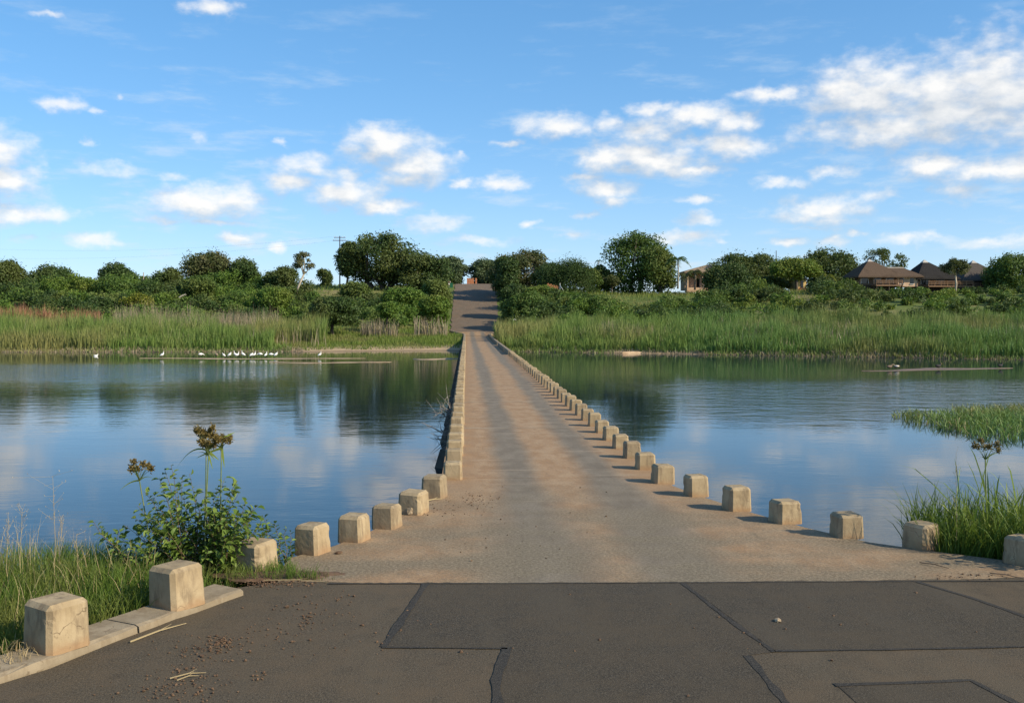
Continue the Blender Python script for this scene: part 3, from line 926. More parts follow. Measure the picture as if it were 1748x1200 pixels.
# ------------------------------------------------------------------ bollards
def bollard_mesh(seed, w=0.42, h=0.41, detail=2, chip=0.5):
    r = random.Random(seed)
    bm = bmesh.new()
    bmesh.ops.create_cube(bm, size=1.0)
    for v in bm.verts:
        tp = 0.94 if v.co.z > 0 else 1.0
        v.co = Vector((v.co.x * w * tp, v.co.y * w * tp, (v.co.z + 0.5) * h))
    bm.edges.ensure_lookup_table()
    es = [e for e in bm.edges if (e.verts[0].co.z + e.verts[1].co.z) > 0.05]
    bmesh.ops.bevel(bm, geom=es, offset=0.042, segments=1, affect='EDGES')
    bmesh.ops.triangulate(bm, faces=[f for f in bm.faces if len(f.verts) > 4])
    if detail:
        bmesh.ops.subdivide_edges(bm, edges=[e for e in bm.edges if e.calc_length() > 0.12], cuts=3 * detail - 2, use_grid_fill=True)
    chips = [(Vector((r.choice((-1, 1)) * w * 0.47, r.choice((-1, 1)) * w * 0.47, r.uniform(0.1, h))), r.uniform(0.05, 0.11)) for _ in range(2)]
    from mathutils import noise as mn
    sv = Vector((seed * 3.7, seed * 1.3, 0))
    for v in bm.verts:
        n1 = mn.noise(v.co * 5 + sv) * 0.0045 + mn.noise(v.co * 19 + sv) * 0.0022
        d = Vector((v.co.x, v.co.y, v.co.z - h * 0.4)).normalized()
        v.co += d * n1 * (0.5 if v.co.z < 0.01 else 1.0)
        for c, cr in chips:
            k = (v.co - c).length
            if k < cr and r.random() < chip:
                v.co -= d * (cr - k) * 0.22
    me = bpy.data.meshes.new('bollard')
    bm.to_mesh(me); bm.free()
    me.materials.append(M['bollard'])
    return me


near_me = [bollard_mesh(100 + i, 0.395, 0.385, 3, 0.7) for i in range(5)]
big_me = [bollard_mesh(200 + i, 0.435, 0.455, 4, 0.8) for i in range(3)]
far_me = [bollard_mesh(300 + i, 0.40, 0.40, 1, 0.5) for i in range(6)]
ORD = ['first', 'second', 'third', 'fourth', 'fifth', 'sixth', 'seventh', 'eighth', 'ninth', 'tenth', 'eleventh', 'twelfth', 'thirteenth', 'fourteenth',
       'fifteenth', 'sixteenth', 'seventeenth', 'eighteenth', 'nineteenth']
TENS = {2: 'twent', 3: 'thirt', 4: 'fort', 5: 'fift', 6: 'sixt', 7: 'sevent', 8: 'eight'}


def ordinal(n):          # 1 -> first
    if n <= 19: return ORD[n - 1]
    t, u = divmod(n, 10)
    return TENS[t] + 'ieth' if u == 0 else TENS[t] + 'y-' + ORD[u - 1]


rb = random.Random(5)


def bollard(x, y, z, rz, me, label, group, tilt=0.028):
    o = bpy.data.objects.new('bollard', me)
    o.location = (x, y, z - 0.015)
    o.rotation_euler = (rb.uniform(-tilt, tilt), rb.uniform(-tilt, tilt), rz + rb.uniform(-0.06, 0.06))
    s = rb.uniform(0.94, 1.05)
    o.scale = (s, s, rb.uniform(0.90, 1.06))
    COL.objects.link(o)
    return tag(o, label, 'bollard', group)


# left flare, nearest first: (pixel of the base centre, level, turn in degrees, mesh, label)
lf = [((97, 1100), 0.08, -38, big_me[0], 'big chamfered concrete bollard on the kerb, nearest of all, grass behind it'),
      ((303, 1031), 0.07, -36, big_me[1], 'cracked concrete bollard on the kerb end between the tall grass and the asphalt'),
      ((436, 971), -0.03, -28, big_me[2], 'rounded concrete bollard half hidden by grass in front of the leafy shrub'),
      ((534, 942), 0.0, -24, near_me[0], 'concrete bollard with a broken top corner just right of the leafy shrub'),
      ((605, 921), 0.0, -22, near_me[1], 'fifth concrete bollard of the left row, at the splayed edge above the water'),
      ((661, 899), 0.0, -22, near_me[2], 'sixth concrete bollard of the left row, just before the pale stone'),
      ((706, 875), 0.0, -20, near_me[3], 'seventh concrete bollard of the left row, right behind the pale stone'),
      ((742, 848), 0.0, -16, near_me[4], 'eighth concrete bollard of the left row, last one of the splayed part')]
BL_XY = []
for (p, z, rz, me, lab) in lf:
    g = G(p[0], p[1], z)
    BL_XY.append(g)
    o = bollard(g[0], g[1], z, R(rz), me, lab, 'bollards of the left row')
    if len(BL_XY) == 3: o.scale = (1.06, 1.04, 0.84)
n = len(lf)
yb, i = 20.0, 0
while yb < 126:
    n += 1
    bollard(-0.27, yb, 0.0, 0.0, near_me[i % 5] if yb < 30 else far_me[i % 6], '%s concrete bollard from the camera in the left row along the bridge' % ordinal(n), 'bollards of the left row')
    yb += 1.72; i += 1
rf = [((1745, 960), 0.0, 33, near_me[2], 'shaded concrete bollard cut by the right edge, beyond the grass clump'),
      ((1572, 933), 0.0, 30, near_me[4], 'concrete bollard with grass shadows on it, left of the grass clump'),
      ((1445, 914), 0.0, 8, near_me[1], 'third concrete bollard of the right row, clean face, open water behind'),
      ((1340, 890), 0.0, 10, near_me[3], 'fourth concrete bollard of the right row, a leafy shadow on its face'),
      ((1257, 869), 0.0, 10, near_me[0], 'fifth concrete bollard of the right row, on the splayed edge'),
      ((1188, 845), 0.0, 8, near_me[2], 'sixth concrete bollard of the right row, on the splayed edge'),
      ((1131, 823), 0.0, 5, near_me[1], 'seventh concrete bollard of the right row, last one of the splayed part')]
for (p, z, rz, me, lab) in rf:
    g = G(p[0], p[1], z)
    bollard(g[0], g[1], z, R(rz), me, lab, 'bollards of the right row')
n = len(rf)
yb, i = 21.15, 0
while yb < 87:
    n += 1
    bollard(3.80, yb, 0.0, 0.0, near_me[(i + 2) % 5] if yb < 32 else far_me[i % 6], '%s concrete bollard from the camera in the right row along the bridge' % ordinal(n), 'bollards of the right row')
    yb += 1.70; i += 1

# ------------------------------------------------------------------ kerb on the near left
kerb = tag(bpy.data.objects.new('kerb', None), kind='structure')
COL.objects.link(kerb)
kd = BL_XY[1][:2] - BL_XY[0][:2]
kd = kd / np.linalg.norm(kd)
kn = np.array([-kd[1], kd[0]])          # to the water side
for a, b in ((-4.6, -2.9), (-2.88, -1.05), (-1.03, 0.78), (0.80, 2.35)):
    r = random.Random(int(a * 100))
    V, Fq = [], []
    for t in np.linspace(a, b, 7):
        c = BL_XY[0][:2] + kd * t + kn * 0.02
        j = [r.uniform(-.012, .012) for _ in range(4)]
        for w, z in ((-0.25 + j[0], -0.05), (-0.235 + j[0] * 2, 0.060 + j[1]), (-0.200 + j[2], 0.075 + j[3] * .4), (0.20 + j[3], 0.08), (0.225, 0.06), (0.23, -0.3)):
            V.append((*(c + kn * w), z))
    for q in range(6):
        for k in range(5):
            p = q * 6 + k
            Fq.append((p, p + 6, p + 7, p + 1))
    Fq += [tuple(range(6)), tuple(range(36, 42))[::-1]]
    mk('kerbstone', V, Fq, M['kerb'], kerb)

# ------------------------------------------------------------------ trees and shrubs of the far bank
def grow(name, label, cat, px, y, top, bot, wid, mat, seed, bark='bark', dens=1.0, leaf=0.30, rr=0.34, k=None, group=None, lean=0.0,
         trunks=1, clear=0.0, asp=0.6, depth=None, squash=0.8, inner=0.25):
    """a tree or shrub whose crown spans wid pixels about px and rises from bot to top (photograph pixels) at distance y"""
    rng = np.random.default_rng(seed)
    if cat == 'tree':
        bot += 6 if clear else 14
        wid *= 1.0 if clear else 1.2
        if not clear and k is None:
            k, rr = 20, 0.46
        leaf *= 0.85
    c_top, c_bot = D(px, top, y), D(px, bot, y)
    rx = 0.5 * wid * y / FPX
    rz = max(0.5 * (c_top[2] - c_bot[2]), 0.4)
    ry = depth if depth else min(rx, rz * 1.6) * 0.9 + 0.2
    cx, cz = c_top[0], 0.5 * (c_top[2] + c_bot[2])
    bx = cx + lean
    gz = tz(bx, y)
    base = np.array([bx, y, min(gz, c_bot[2])])
    root = empty(name, base, label, cat, group)
    if k is None:
        k = int(18 + 9 * min(rx * rz, 12))
    cen, rad = lobes_of((cx, y, cz), (rx, ry, rz), k, rng, rr)
    # pull clumps that stick out of the outline back in
    for j in range(k):
        lim = (np.array([rx, ry, rz]) - rad[j] * rng.uniform(0.45, 1.0)).clip(0.15)
        q = (cen[j] - np.array([cx, y, cz])) / lim
        L_ = np.linalg.norm(q)
        if L_ > 1:
            cen[j] = np.array([cx, y, cz]) + (cen[j] - np.array([cx, y, cz])) / L_
    if not clear:
        # foliage down to the ground
        m_ = max(3, k // 5)
        ex = np.stack([cx + rng.uniform(-0.75, 0.75, m_) * rx, y + rng.uniform(-0.6, 0.6, m_) * ry, np.full(m_, c_bot[2]) + rng.uniform(0, 0.5, m_) * rz], 1)
        cen = np.concatenate([cen, ex]); rad = np.concatenate([rad, rng.uniform(0.22, 0.34, m_) * min(rx, rz * 1.3)])
    area = (4 * math.pi * rad ** 2).sum()
    nleaf = int(min(13000, dens * area * 1.0 / (leaf * leaf * asp * 2)))
    Vl, Fl = crown_mesh(cen, rad, nleaf, leaf, rng, asp, inner, squash, 0.8, 1.18)
    # a few stray sprays beyond the clumps
    ns = nleaf // 14
    j = rng.integers(0, len(rad), ns)
    dd = rdir(ns, rng, 0.5)
    Vs, Fs = leaves(cen[j] + dd * (rad[j] * rng.uniform(1.05, 1.35, ns))[:, None], dd + rng.normal(size=(ns, 3)), leaf * rng.uniform(.5, 1, ns), asp * .8, rng)
    Fl = np.concatenate([Fl, Fs + len(Vl)]); Vl = np.concatenate([Vl, Vs])
    mk('crown', Vl - base, Fl, M[mat], root)
    parts = []
    tr = 0.045 * (rx + rz) + 0.05
    for t in range(trunks):
        ox = (t - (trunks - 1) / 2) * rx * 0.35
        b0 = np.array([bx + ox * 0.5, y, base[2] - 0.3])
        b1 = np.array([cx + ox, y, c_bot[2] + 0.25 * rz])
        mid = (b0 + b1) / 2 + np.array([rng.uniform(-.1, .1) * rx, rng.uniform(-.1, .1), 0])
        parts.append(tube([b0, mid, b1], [tr, tr * 0.8, tr * 0.6], 7))
        for q in range(5):
            e = cen[rng.integers(0, k)]
            m2 = b1 * 0.5 + e * 0.5 + np.array([0, 0, -0.12 * rz])
            parts.append(tube([b1 - (b1 - mid) * 0.15, m2, e], [tr * 0.5, tr * 0.33, tr * 0.1], 5))
    Vt, Ft = cat_(parts)
    mk('trunk', Vt - base, Ft, M[bark], root, smooth=True)
    return root


T = 'tree'
# left of the road
grow('broad_tree', 'huge dome-shaped dark green tree beside the power pole left of the road', T, 650, 216, 396, 486, 146, 'leaf_dark', 1, dens=0.95, leaf=.34, rr=.26, k=95, trunks=3, clear=1)
grow('broad_tree', 'dark green tree joining the right side of the huge dome tree', T, 722, 212, 432, 496, 84, 'leaf_dark', 2, leaf=.32, rr=.3, k=50)
grow('round_tree', 'hazier green tree on the left side where the road meets the sky', T, 766, 262, 440, 480, 62, 'leaf_blue', 3, leaf=.36, rr=.3, k=40)
grow('small_tree', 'small round tree with drooping branches left of the power pole', T, 594, 214, 412, 470, 40, 'leaf_dark', 4, leaf=.3, dens=.6, clear=1)
grow('leaning_tree', 'slender tree with a pale leaning trunk and open crown', T, 520, 196, 430, 464, 44, 'leaf_olive', 5, bark='bark_pale', leaf=.22, dens=.55, clear=1, lean=-2.1, rr=.24, k=26)
grow('round_tree', 'brownish round-topped tree on the left skyline', T, 357, 210, 435, 478, 70, 'leaf_olive', 6, leaf=.3)
grow('round_tree', 'dark round bush-tree right of the brownish tree on the skyline', T, 422, 208, 440, 480, 50, 'leaf_dark', 7, leaf=.3)
grow('bushy_tree', 'pointed dark bushy tree standing out of the left skyline', T, 198, 206, 450, 492, 48, 'leaf_dark', 8, leaf=.28)
grow('bushy_tree', 'dark bushy tree at the left edge of the skyline', T, 18, 206, 445, 495, 54, 'leaf_dark', 9, leaf=.28)
grow('bushy_tree', 'low dark tree second from the left edge on the skyline', T, 82, 206, 456, 500, 66, 'leaf_dark', 10, leaf=.28)
grow('bushy_tree', 'small dark tree midway along the left skyline with a pointed top', T, 286, 206, 457, 490, 44, 'leaf_dark', 11, leaf=.28)
grow('bushy_tree', 'small dark clump just left of the pale leaning tree', T, 480, 204, 455, 488, 46, 'leaf_dark', 12, leaf=.28)
grow('bushy_tree', 'little dark tree between the pale leaning tree and the power pole', T, 553, 230, 457, 480, 22, 'leaf_dark', 13, leaf=.28)
grow('round_bush', 'big round dark bush on the grassy bank left of the bridge', 'bush', 568, 156, 507, 556, 92, 'leaf_dark', 14, leaf=.20, rr=.3, k=46)
grow('round_bush', 'bright green feathery little bush near the dry stalks', 'bush', 661, 160, 515, 541, 36, 'leaf_bright', 15, leaf=.16)
grow('round_bush', 'rounded dark green bush below the brownish skyline tree', 'bush', 338, 190, 472, 508, 56, 'leaf_mid', 16, leaf=.24)
grow('round_bush', 'yellow-green bush standing out of the left thicket', 'bush', 236, 176, 503, 532, 56, 'leaf_yellow', 17, leaf=.2, dens=.8)
grow('round_bush', 'leafy green bush over the left road verge, lowest on the slope', 'bush', 742, 178, 505, 545, 52, 'leaf_bright', 18, leaf=.22)
grow('round_bush', 'tall green bush at the left verge halfway up the road', 'bush', 744, 196, 478, 525, 52, 'leaf_mid', 19, leaf=.24)
grow('round_bush', 'wide green bush below the huge dome tree', 'bush', 690, 184, 492, 530, 74, 'leaf_bright', 20, leaf=.22)
grow('round_bush', 'green bush at the foot of the huge dome tree beside the pole', 'bush', 608, 190, 482, 518, 52, 'leaf_mid', 21, leaf=.24)
grow('round_bush', 'bright bush to the left of the dark bank bush', 'bush', 468, 178, 492, 530, 60, 'leaf_bright', 22, leaf=.22)
# right of the road
grow('round_tree', 'hazier tree on the right side where the road meets the sky', T, 842, 262, 440, 480, 72, 'leaf_blue', 31, leaf=.36, rr=.3, k=40)
grow('spreading_tree', 'spreading olive green tree with pale twigs right of the road', T, 892, 224, 428, 482, 104, 'leaf_olive', 32, leaf=.3, rr=.26, k=62, bark='bark_pale', trunks=2, dens=.9)
grow('spreading_tree', 'darker tree standing over the right road verge', T, 862, 216, 436, 500, 44, 'leaf_dark', 33, leaf=.3)
grow('feathery_tree', 'dark feathery round tree in front of the brown fence', T, 972, 200, 443, 498, 84, 'leaf_dark', 34, leaf=.26, asp=.35)
grow('broad_tree', 'tall willowy green tree behind the grassy rise', T, 1085, 214, 395, 482, 98, 'leaf_mid', 35, leaf=.3, rr=.26, k=95, trunks=2)
grow('broad_tree', 'lower right shoulder tree beside the tall willowy tree', T, 1126, 210, 414, 484, 50, 'leaf_mid', 36, leaf=.3, rr=.3)
grow('bushy_tree', 'small dark tree left of the tall willowy tree', T, 1024, 214, 452, 486, 34, 'leaf_dark', 37, leaf=.28)
grow('low_bush', 'clipped olive bush below the tall willowy tree', 'bush', 1044, 206, 469, 488, 26, 'leaf_olive', 38, leaf=.2)
grow('flat_tree', 'wide flat-topped dark tree with a pole behind it', T, 1275, 214, 430, 480, 112, 'leaf_dark', 39, leaf=.28, rr=.24, k=80, squash=.6)
grow('bushy_tree', 'dense dark bush-tree right of the peach house', T, 1248, 200, 452, 506, 72, 'leaf_dark', 40, leaf=.28)
grow('bushy_tree', 'bright green tree over the ochre building', T, 1360, 203, 444, 470, 104, 'leaf_bright', 41, leaf=.3, k=60, clear=1)
grow('round_tree', 'big dark round tree left of the lodges', T, 1416, 220, 424, 484, 92, 'leaf_dark', 42, leaf=.32, rr=.3, k=60)
grow('airy_tree', 'airy thin-leaved tree behind the brown thatched lodge', T, 1506, 232, 424, 470, 84, 'leaf_dark', 43, leaf=.24, dens=.4, rr=.2, k=44, clear=1)
grow('airy_tree', 'flat-crowned acacia in front of the farthest right lodge', T, 1631, 196, 442, 466, 50, 'leaf_olive', 44, leaf=.2, dens=.55, bark='bark_pale', clear=1, rr=.26)
grow('round_tree', 'tall leafy tree at the right edge beside the last lodge', T, 1730, 200, 431, 500, 86, 'leaf_mid', 45, leaf=.3, rr=.28, k=60)
grow('round_bush', 'bushy shrub in front of the brown lodge below its veranda', 'bush', 1448, 190, 478, 528, 52, 'leaf_mid', 46, leaf=.22)
grow('round_bush', 'round dark bush on the slope below the peach house', 'bush', 1240, 180, 490, 525, 64, 'leaf_dark', 47, leaf=.22)
grow('round_bush', 'big leafy bush over the right road verge near the round sign', 'bush', 895, 176, 503, 550, 76, 'leaf_mid', 48, leaf=.22, k=46)
grow('round_bush', 'broad dark green bush above the reeds right of the road', 'bush', 1010, 176, 504, 545, 92, 'leaf_mid', 49, leaf=.22, k=46)
grow('round_bush', 'green bush halfway up the right road verge', 'bush', 880, 192, 486, 520, 50, 'leaf_dark', 50, leaf=.22)
grow('round_bush', 'bush against the right half of the brown fence', 'bush', 925, 190, 488, 520, 60, 'leaf_bright', 51, leaf=.22)


def thicket(name, label, spots, mat, seed, leaf=0.27):
    rng = np.random.default_rng(seed)
    Vs, Fs, n = [], [], 0
    for (x, y, r) in spots:
        z = tz(x, y)
        k = rng.integers(5, 9)
        tall = rng.uniform(.55, 1.15)
        cen = np.stack([x + rng.normal(0, .55, k) * r, y + rng.normal(0, .4, k) * r, z + rng.uniform(0.05, 0.85, k) * r * tall], 1)
        rad = rng.uniform(0.22, 0.60, k) * r
        area = (4 * math.pi * rad ** 2).sum()
        nl = int(area * 0.50 / (leaf * leaf * 0.42 * 2)) + 30
        V, Fc = crown_mesh(cen, rad, nl, leaf, rng, .42, .12, .9, 1.0, 1.35)
        Vs.append(V); Fs.append(Fc + n); n += len(V)
    return tag(mk(name, np.concatenate(Vs), np.concatenate(Fs), M[mat]), label, 'thicket', None, 'stuff')


def hill_spots(px0, px1, y0, y1, count, rmin, rmax, seed, keep=None):
    rng = np.random.default_rng(seed)
    out = []
    tries = 0
    while len(out) < count and tries < count * 20:
        tries += 1
        y = rng.uniform(y0, y1)
        p = rng.uniform(px0, px1)
        x = D(p, 520, y)[0]
        c, hw = road_c(y)
        r = rng.uniform(rmin, rmax)
        if abs(x - float(c)) < float(hw) + r * 0.9 + 0.6: continue
        if y < float(shore_far(np.array([x]))[0]) + 24: continue
        if keep is not None and not keep(p, y, x): continue
        out.append((x, y, r))
    return out


def keep_left(p, y, x):
    if 545 < p < 780 and y > 192: return False           # foot of the dome tree
    if 470 < p < 600 and y > 198: return False           # open grass below the pole
    if 590 < p < 770 and y < 168: return False           # grassy flat by the bridge
    return True


def keep_right(p, y, x):
    if 1338 < p < 1396 and y > 164: return False         # view of the ochre building
    if p > 1500 and y > 176: return False                # in front of the lodge verandas
    if 1000 < p < 1200 and y > 176: return False         # mown rise below the tall tree
    if 1200 < p < 1470 and y > 184: return False         # lawn of the camp
    return True


def toned(side, spots, seed):
    rng = np.random.default_rng(seed)
    tone = [[], [], []]
    for sp_ in spots:
        v = float(vnoise(np.array([sp_[0]]), np.array([sp_[1]]), .22, seed)[0]) * 1.3 + rng.normal(0, .35)
        tone[0 if v < -.25 else 1 if v < .35 else 2].append(sp_)
    for q, (w, mat) in zip(tone, (('darkest', 'leaf_dark'), ('mid green', 'thicket'), ('lightest green', 'leaf_bright'))):
        thicket('thicket', '%s shrubs of the thicket on the slope %s of the road' % (w, side), q, mat, seed + len(q))


toned('left', hill_spots(-60, 780, 162, 186, 140, 1.1, 2.7, 11, keep_left) + hill_spots(-60, 780, 186, 198, 90, 1.3, 2.8, 12, keep_left) + hill_spots(-60, 780, 198, 212, 85, 1.6, 3.6, 18, keep_left), 21)
toned('right', hill_spots(850, 1500, 146, 172, 110, 1.0, 2.3, 13, keep_right) + hill_spots(1500, 1830, 142, 166, 60, .9, 1.7, 16, keep_right) + hill_spots(850, 1430, 172, 192, 80, 1.0, 2.4, 14, keep_right)
      + hill_spots(1430, 1830, 166, 178, 50, .7, 1.3, 15, keep_right), 22)
# a far windbreak behind the hill crest
rng = np.random.default_rng(77)
sp = [(D(p, 470, 330)[0], 330 + rng.uniform(-8, 8), rng.uniform(1.6, 2.6)) for p in range(-200, 2100, 9) if not (770 < p < 850)]
thicket('treeline', 'far hedge of low trees along the hilltop behind everything', sp, 'leaf_dark', 23, 0.5)

# ------------------------------------------------------------------ reeds and bank grass
def field(px0, px1, d0, d1, n, seed, keep=None, avoid_road=True):
    """random foot points on the far bank; d0..d1 metres behind the waterline"""
    rng = np.random.default_rng(seed)
    p = rng.uniform(px0, px1, n)
    s = d0 + (d1 - d0) * rng.random(n) ** 1.0
    x = (p - 796) / FPX * 135.0
    y = shore_far(x) + s
    x = (p - 796) / FPX * y
    y = shore_far(x) + s
    ok = np.ones(n, bool)
    if avoid_road:
        ok &= (x < -0.75) | (x > 4.35)
        c, hw = road_c(y)
        ok &= (y < 165) | (np.abs(x - c) > hw + 0.8)
    if keep is not None:
        ok &= keep(x, y, p)
    x, y = x[ok], y[ok]
    return np.stack([x, y, terrain(x, y) - 0.05], 1), p[ok], rng


def reeds(name, label, mat, px0, px1, d0, d1, n, hmin, hmax, seed, w=0.075, keep=None, lean=0.28, cat='reeds'):
    B, p, rng = field(px0, px1, d0, d1, n, seed, keep)
    k = len(B)
    hh = rng.uniform(hmin, hmax, k) * np.clip(.48 + .52 * (B[:, 1] - shore_far(B[:, 0])) / 8.0, .45, 1.0) * (1 + 0.42 * vnoise(B[:, 0], B[:, 1], 0.9, seed) + 0.28 * vnoise(B[:, 0], B[:, 1], 0.2, seed + 1))
    V, Fc = blades(B, hh, rng.uniform(.6, 1.4, k) * w, hh * rng.uniform(0.02, lean, k), rng, 2)
    return tag(mk(name, V, Fc, M[mat]), label, cat, None, 'stuff')


reeds('reeds', 'tall bright green reeds along the far left shore', 'reed', -90, 560, 1.0, 26, 28000, 2.4, 3.7, 31, .085, lambda x, y, p: (p < 470) | (y > shore_far(x) + 8))
reeds('reeds', 'olive mixed reeds and tall grass behind the egrets sandbar', 'dry', 205, 480, 14, 30, 3000, 3.0, 4.6, 32, .05)
reeds('reeds', 'broad belt of tall green reeds along the far right shore', 'reed_right', 1140, 1850, 0.6, 34, 36000, 2.0, 3.0, 33, .085)
reeds('reeds', 'yellower reeds right beside the far end of the bridge', 'reed', 845, 1180, 0.8, 30, 16000, 2.0, 3.2, 34, .085)
reeds('dry_reeds', 'brown dry reed patches among the right reeds', 'dry', 950, 1120, 6, 26, 1700, 1.8, 2.8, 35, .06)
reeds('dry_grass', 'rusty red seed heads behind the left reeds', 'rust', 0, 185, 25, 30, 1500, 3.0, 3.9, 36, .09)
reeds('bank_grass', 'short sunlit grass on the flat bank left of the bridge', 'bank_grass', 430, 792, 0.8, 34, 22000, 0.35, 0.95, 37, .07, None, .6, 'grass')
reeds('bank_grass', 'short grass on the grassy rise right of the road', 'bank_grass', 850, 1500, 55, 100, 12000, 0.4, 0.9, 38, .09, None, .6, 'grass')
reeds('bank_grass', 'short grass on the hill around the power pole', 'bank_grass', -60, 770, 60, 120, 12000, 0.4, 0.9, 39, .1, None, .6, 'grass')
reeds('shore_grass', 'low overhanging grass along the left waterline', 'reed', -90, 500, -0.3, 3.0, 4200, 0.7, 1.5, 40, .07, None, .9, 'grass')
reeds('shore_grass', 'low overhanging grass along the right waterline', 'reed', 1000, 1850, -0.3, 3.0, 5200, 0.7, 1.6, 41, .07, lambda x, y, p: (p < 1050) | (p > 1215), .9, 'grass')
reeds('shore_grass', 'grass spilling over the right parapet at the far bridge end', 'reed', 846, 1000, -0.5, 9, 3200, 1.0, 2.0, 42, .075, None, .8, 'grass')


reeds('shore_litter', 'brown dead stalks and litter along the left waterline', 'dry', -90, 520, -0.4, 1.6, 2600, 0.4, 1.2, 43, .08, None, .9, 'grass')
reeds('shore_litter', 'brown dead stalks and litter along the right waterline', 'dry', 900, 1850, -0.4, 1.6, 3000, 0.4, 1.3, 44, .08, None, .9, 'grass')
reeds('dry_reeds', 'straw coloured dead reeds scattered through the left belt', 'dry', -90, 560, 3, 26, 1500, 2.0, 3.4, 45, .06)
reeds('dry_reeds', 'straw coloured dead reeds scattered through the right belt', 'dry', 1120, 1850, 2, 30, 2200, 1.8, 2.9, 46, .06)


def stalk_clump(px, y, top, bot, wid, n, label, seed, mat='dry'):
    rng = np.random.default_rng(seed)
    a = D(px, top, y)
    rx = 0.5 * wid * y / FPX
    x = a[0] + rng.uniform(-1, 1, n) * rx
    yy = y + rng.uniform(-1, 1, n) * rx * 0.5
    B = np.stack([x, yy, terrain(x, yy)], 1)
    h = (a[2] - B[:, 2]) * rng.uniform(0.6, 1.05, n)
    V, Fc = blades(B, h, rng.uniform(.06, .12, n), h * rng.uniform(0.02, .22, n), rng, 2)
    o = mk('dry_stalks', V, Fc, M[mat], None, loc=(a[0], y, tz(a[0], y)))
    return tag(o, label, 'stalks', None, 'stuff')


stalk_clump(647, 152, 541, 575, 62, 260, 'grey dry stalks standing on the grassy bank near the bridge', 51)
stalk_clump(735, 156, 536, 566, 56, 170, 'thin brown stalks near the left verge of the far road', 52)
stalk_clump(405, 150, 527, 555, 60, 240, 'pale dry tufts among the left reeds', 53)

# ------------------------------------------------------------------ floating grass mat, right
rng = np.random.default_rng(61)
n = 5200
ang = rng.uniform(0, 2 * math.pi, n); rad = np.sqrt(rng.random(n))
cx, cyy = 24.1, 40.5
ex = 6.4 * rad * np.cos(ang); ey = 5.6 * rad * np.sin(ang)
x = cx + ex + 0.18 * ey; yv = cyy + ey - 0.02 * ex
edge = 1 + 0.22 * np.sin(5 * ang) + 0.12 * np.sin(11 * ang)
x = cx + (x - cx) * edge; yv = cyy + (yv - cyy) * edge
okm = x > cx - 5.6
x, yv, rad2 = x[okm], yv[okm], rad[okm]
B = np.stack([x, yv, np.full(len(x), WATER - 0.03)], 1)
h = rng.uniform(0.3, 0.75, len(x)) * (1.15 - 0.6 * rad2 ** 3)
V, Fc = blades(B, h, rng.uniform(.02, .05, len(x)), h * rng.uniform(.25, 1.2, len(x)), rng, 3)
tag(mk('floating_grass', V, Fc, M['reed_right']), 'mat of green grass growing in the water at the right', 'grass', None, 'stuff')
n = 500
B2 = B[rng.integers(0, len(B), n)] + rng.normal(0, .1, (n, 3)) * np.array([1, 1, 0])
V, Fc = blades(B2, rng.uniform(.2, .55, n), .03, rng.uniform(.2, .6, n), rng, 3)
tag(mk('dry_grass', V, Fc, M['straw']), 'dry yellow blades scattered in the floating grass mat', 'grass', None, 'stuff')

# ------------------------------------------------------------------ palms
def palm(name, label, px, y, top, base, r, nfr, seed, droop=1.0, mat='leaf_mid', thin=1.0):
    rng = np.random.default_rng(seed)
    c = D(px, top, y); b = D(px, base, y)
    root = empty(name, b, label, 'palm tree')
    Vt, Ft = tube([b - [0, 0, .6], (b + c) / 2 + [.12, 0, 0], c], [.20 * thin, .15 * thin, .12 * thin], 8)
    mk('trunk', Vt - b, Ft, M['bark_pale'], root, smooth=True)
    for i in range(nfr):
        a = 2 * math.pi * i / nfr + rng.uniform(-.2, .2)
        up = rng.uniform(0.15, 1.0)
        pts = []
        for t in np.linspace(0, 1, 7):
            q = r * t * math.cos(up * 0.9)
            zz = r * (t * math.sin(up) - droop * 0.75 * t * t)
            pts.append(c + np.array([math.cos(a) * q, math.sin(a) * q, zz]))
        pts = np.array(pts)
        V1, F1 = tube(pts, np.linspace(.035, .01, 7), 4)
        idx = rng.uniform(.15, 1, 46) * 5.99
        i0 = idx.astype(int); fr = (idx - i0)[:, None]
        pp = pts[i0] * (1 - fr) + pts[i0 + 1] * fr
        side = np.array([-math.sin(a), math.cos(a), 0])
        sg = rng.choice([-1, 1], 46)[:, None]
        tip = pp + side * sg * r * .24 * rng.uniform(.7, 1.1, 46)[:, None] + np.array([0, 0, -r * .12]) + (pts[-1] - pts[0]) * .08
        wd = unit(pts[3] - pts[2]) * r * .022
        V2 = np.stack([pp - wd, pp + wd, tip], 1).reshape(-1, 3)
        F2 = [(3 * q, 3 * q + 1, 3 * q + 2) for q in range(46)]
        V, Fc = cat_([(V1, F1), (V2, F2)])
        mk('frond', V - b, Fc, M[mat], root)
    return root


palm('tall_palm', 'tall palm with a pale trunk right of the willowy tree', 1157, 200, 443, 488, 2.7, 14, 1)
palm('small_palm', 'thin far palm sticking up behind the small dark tree', 1022, 250, 445, 480, 1.2, 10, 2, 1.3, 'leaf_dark', .7)
palm('date_palm', 'low shaggy palm in front of the peach house', 1186, 204, 464, 490, 2.8, 20, 3, 1.2, 'leaf_olive')
palm('date_palm', 'low palm left of the shaggy one before the peach house', 1171, 203, 469, 491, 2.2, 18, 4, 1.2, 'leaf_olive')
palm('small_palm', 'palm top rising behind the roof of the peach house', 1215, 236, 450, 480, 1.6, 12, 5, 1.0, 'leaf_mid')
palm('date_palm', 'yellowish palm between the ochre building and the big dark tree', 1412, 204, 470, 494, 2.0, 14, 6, 1.2, 'leaf_yellow')

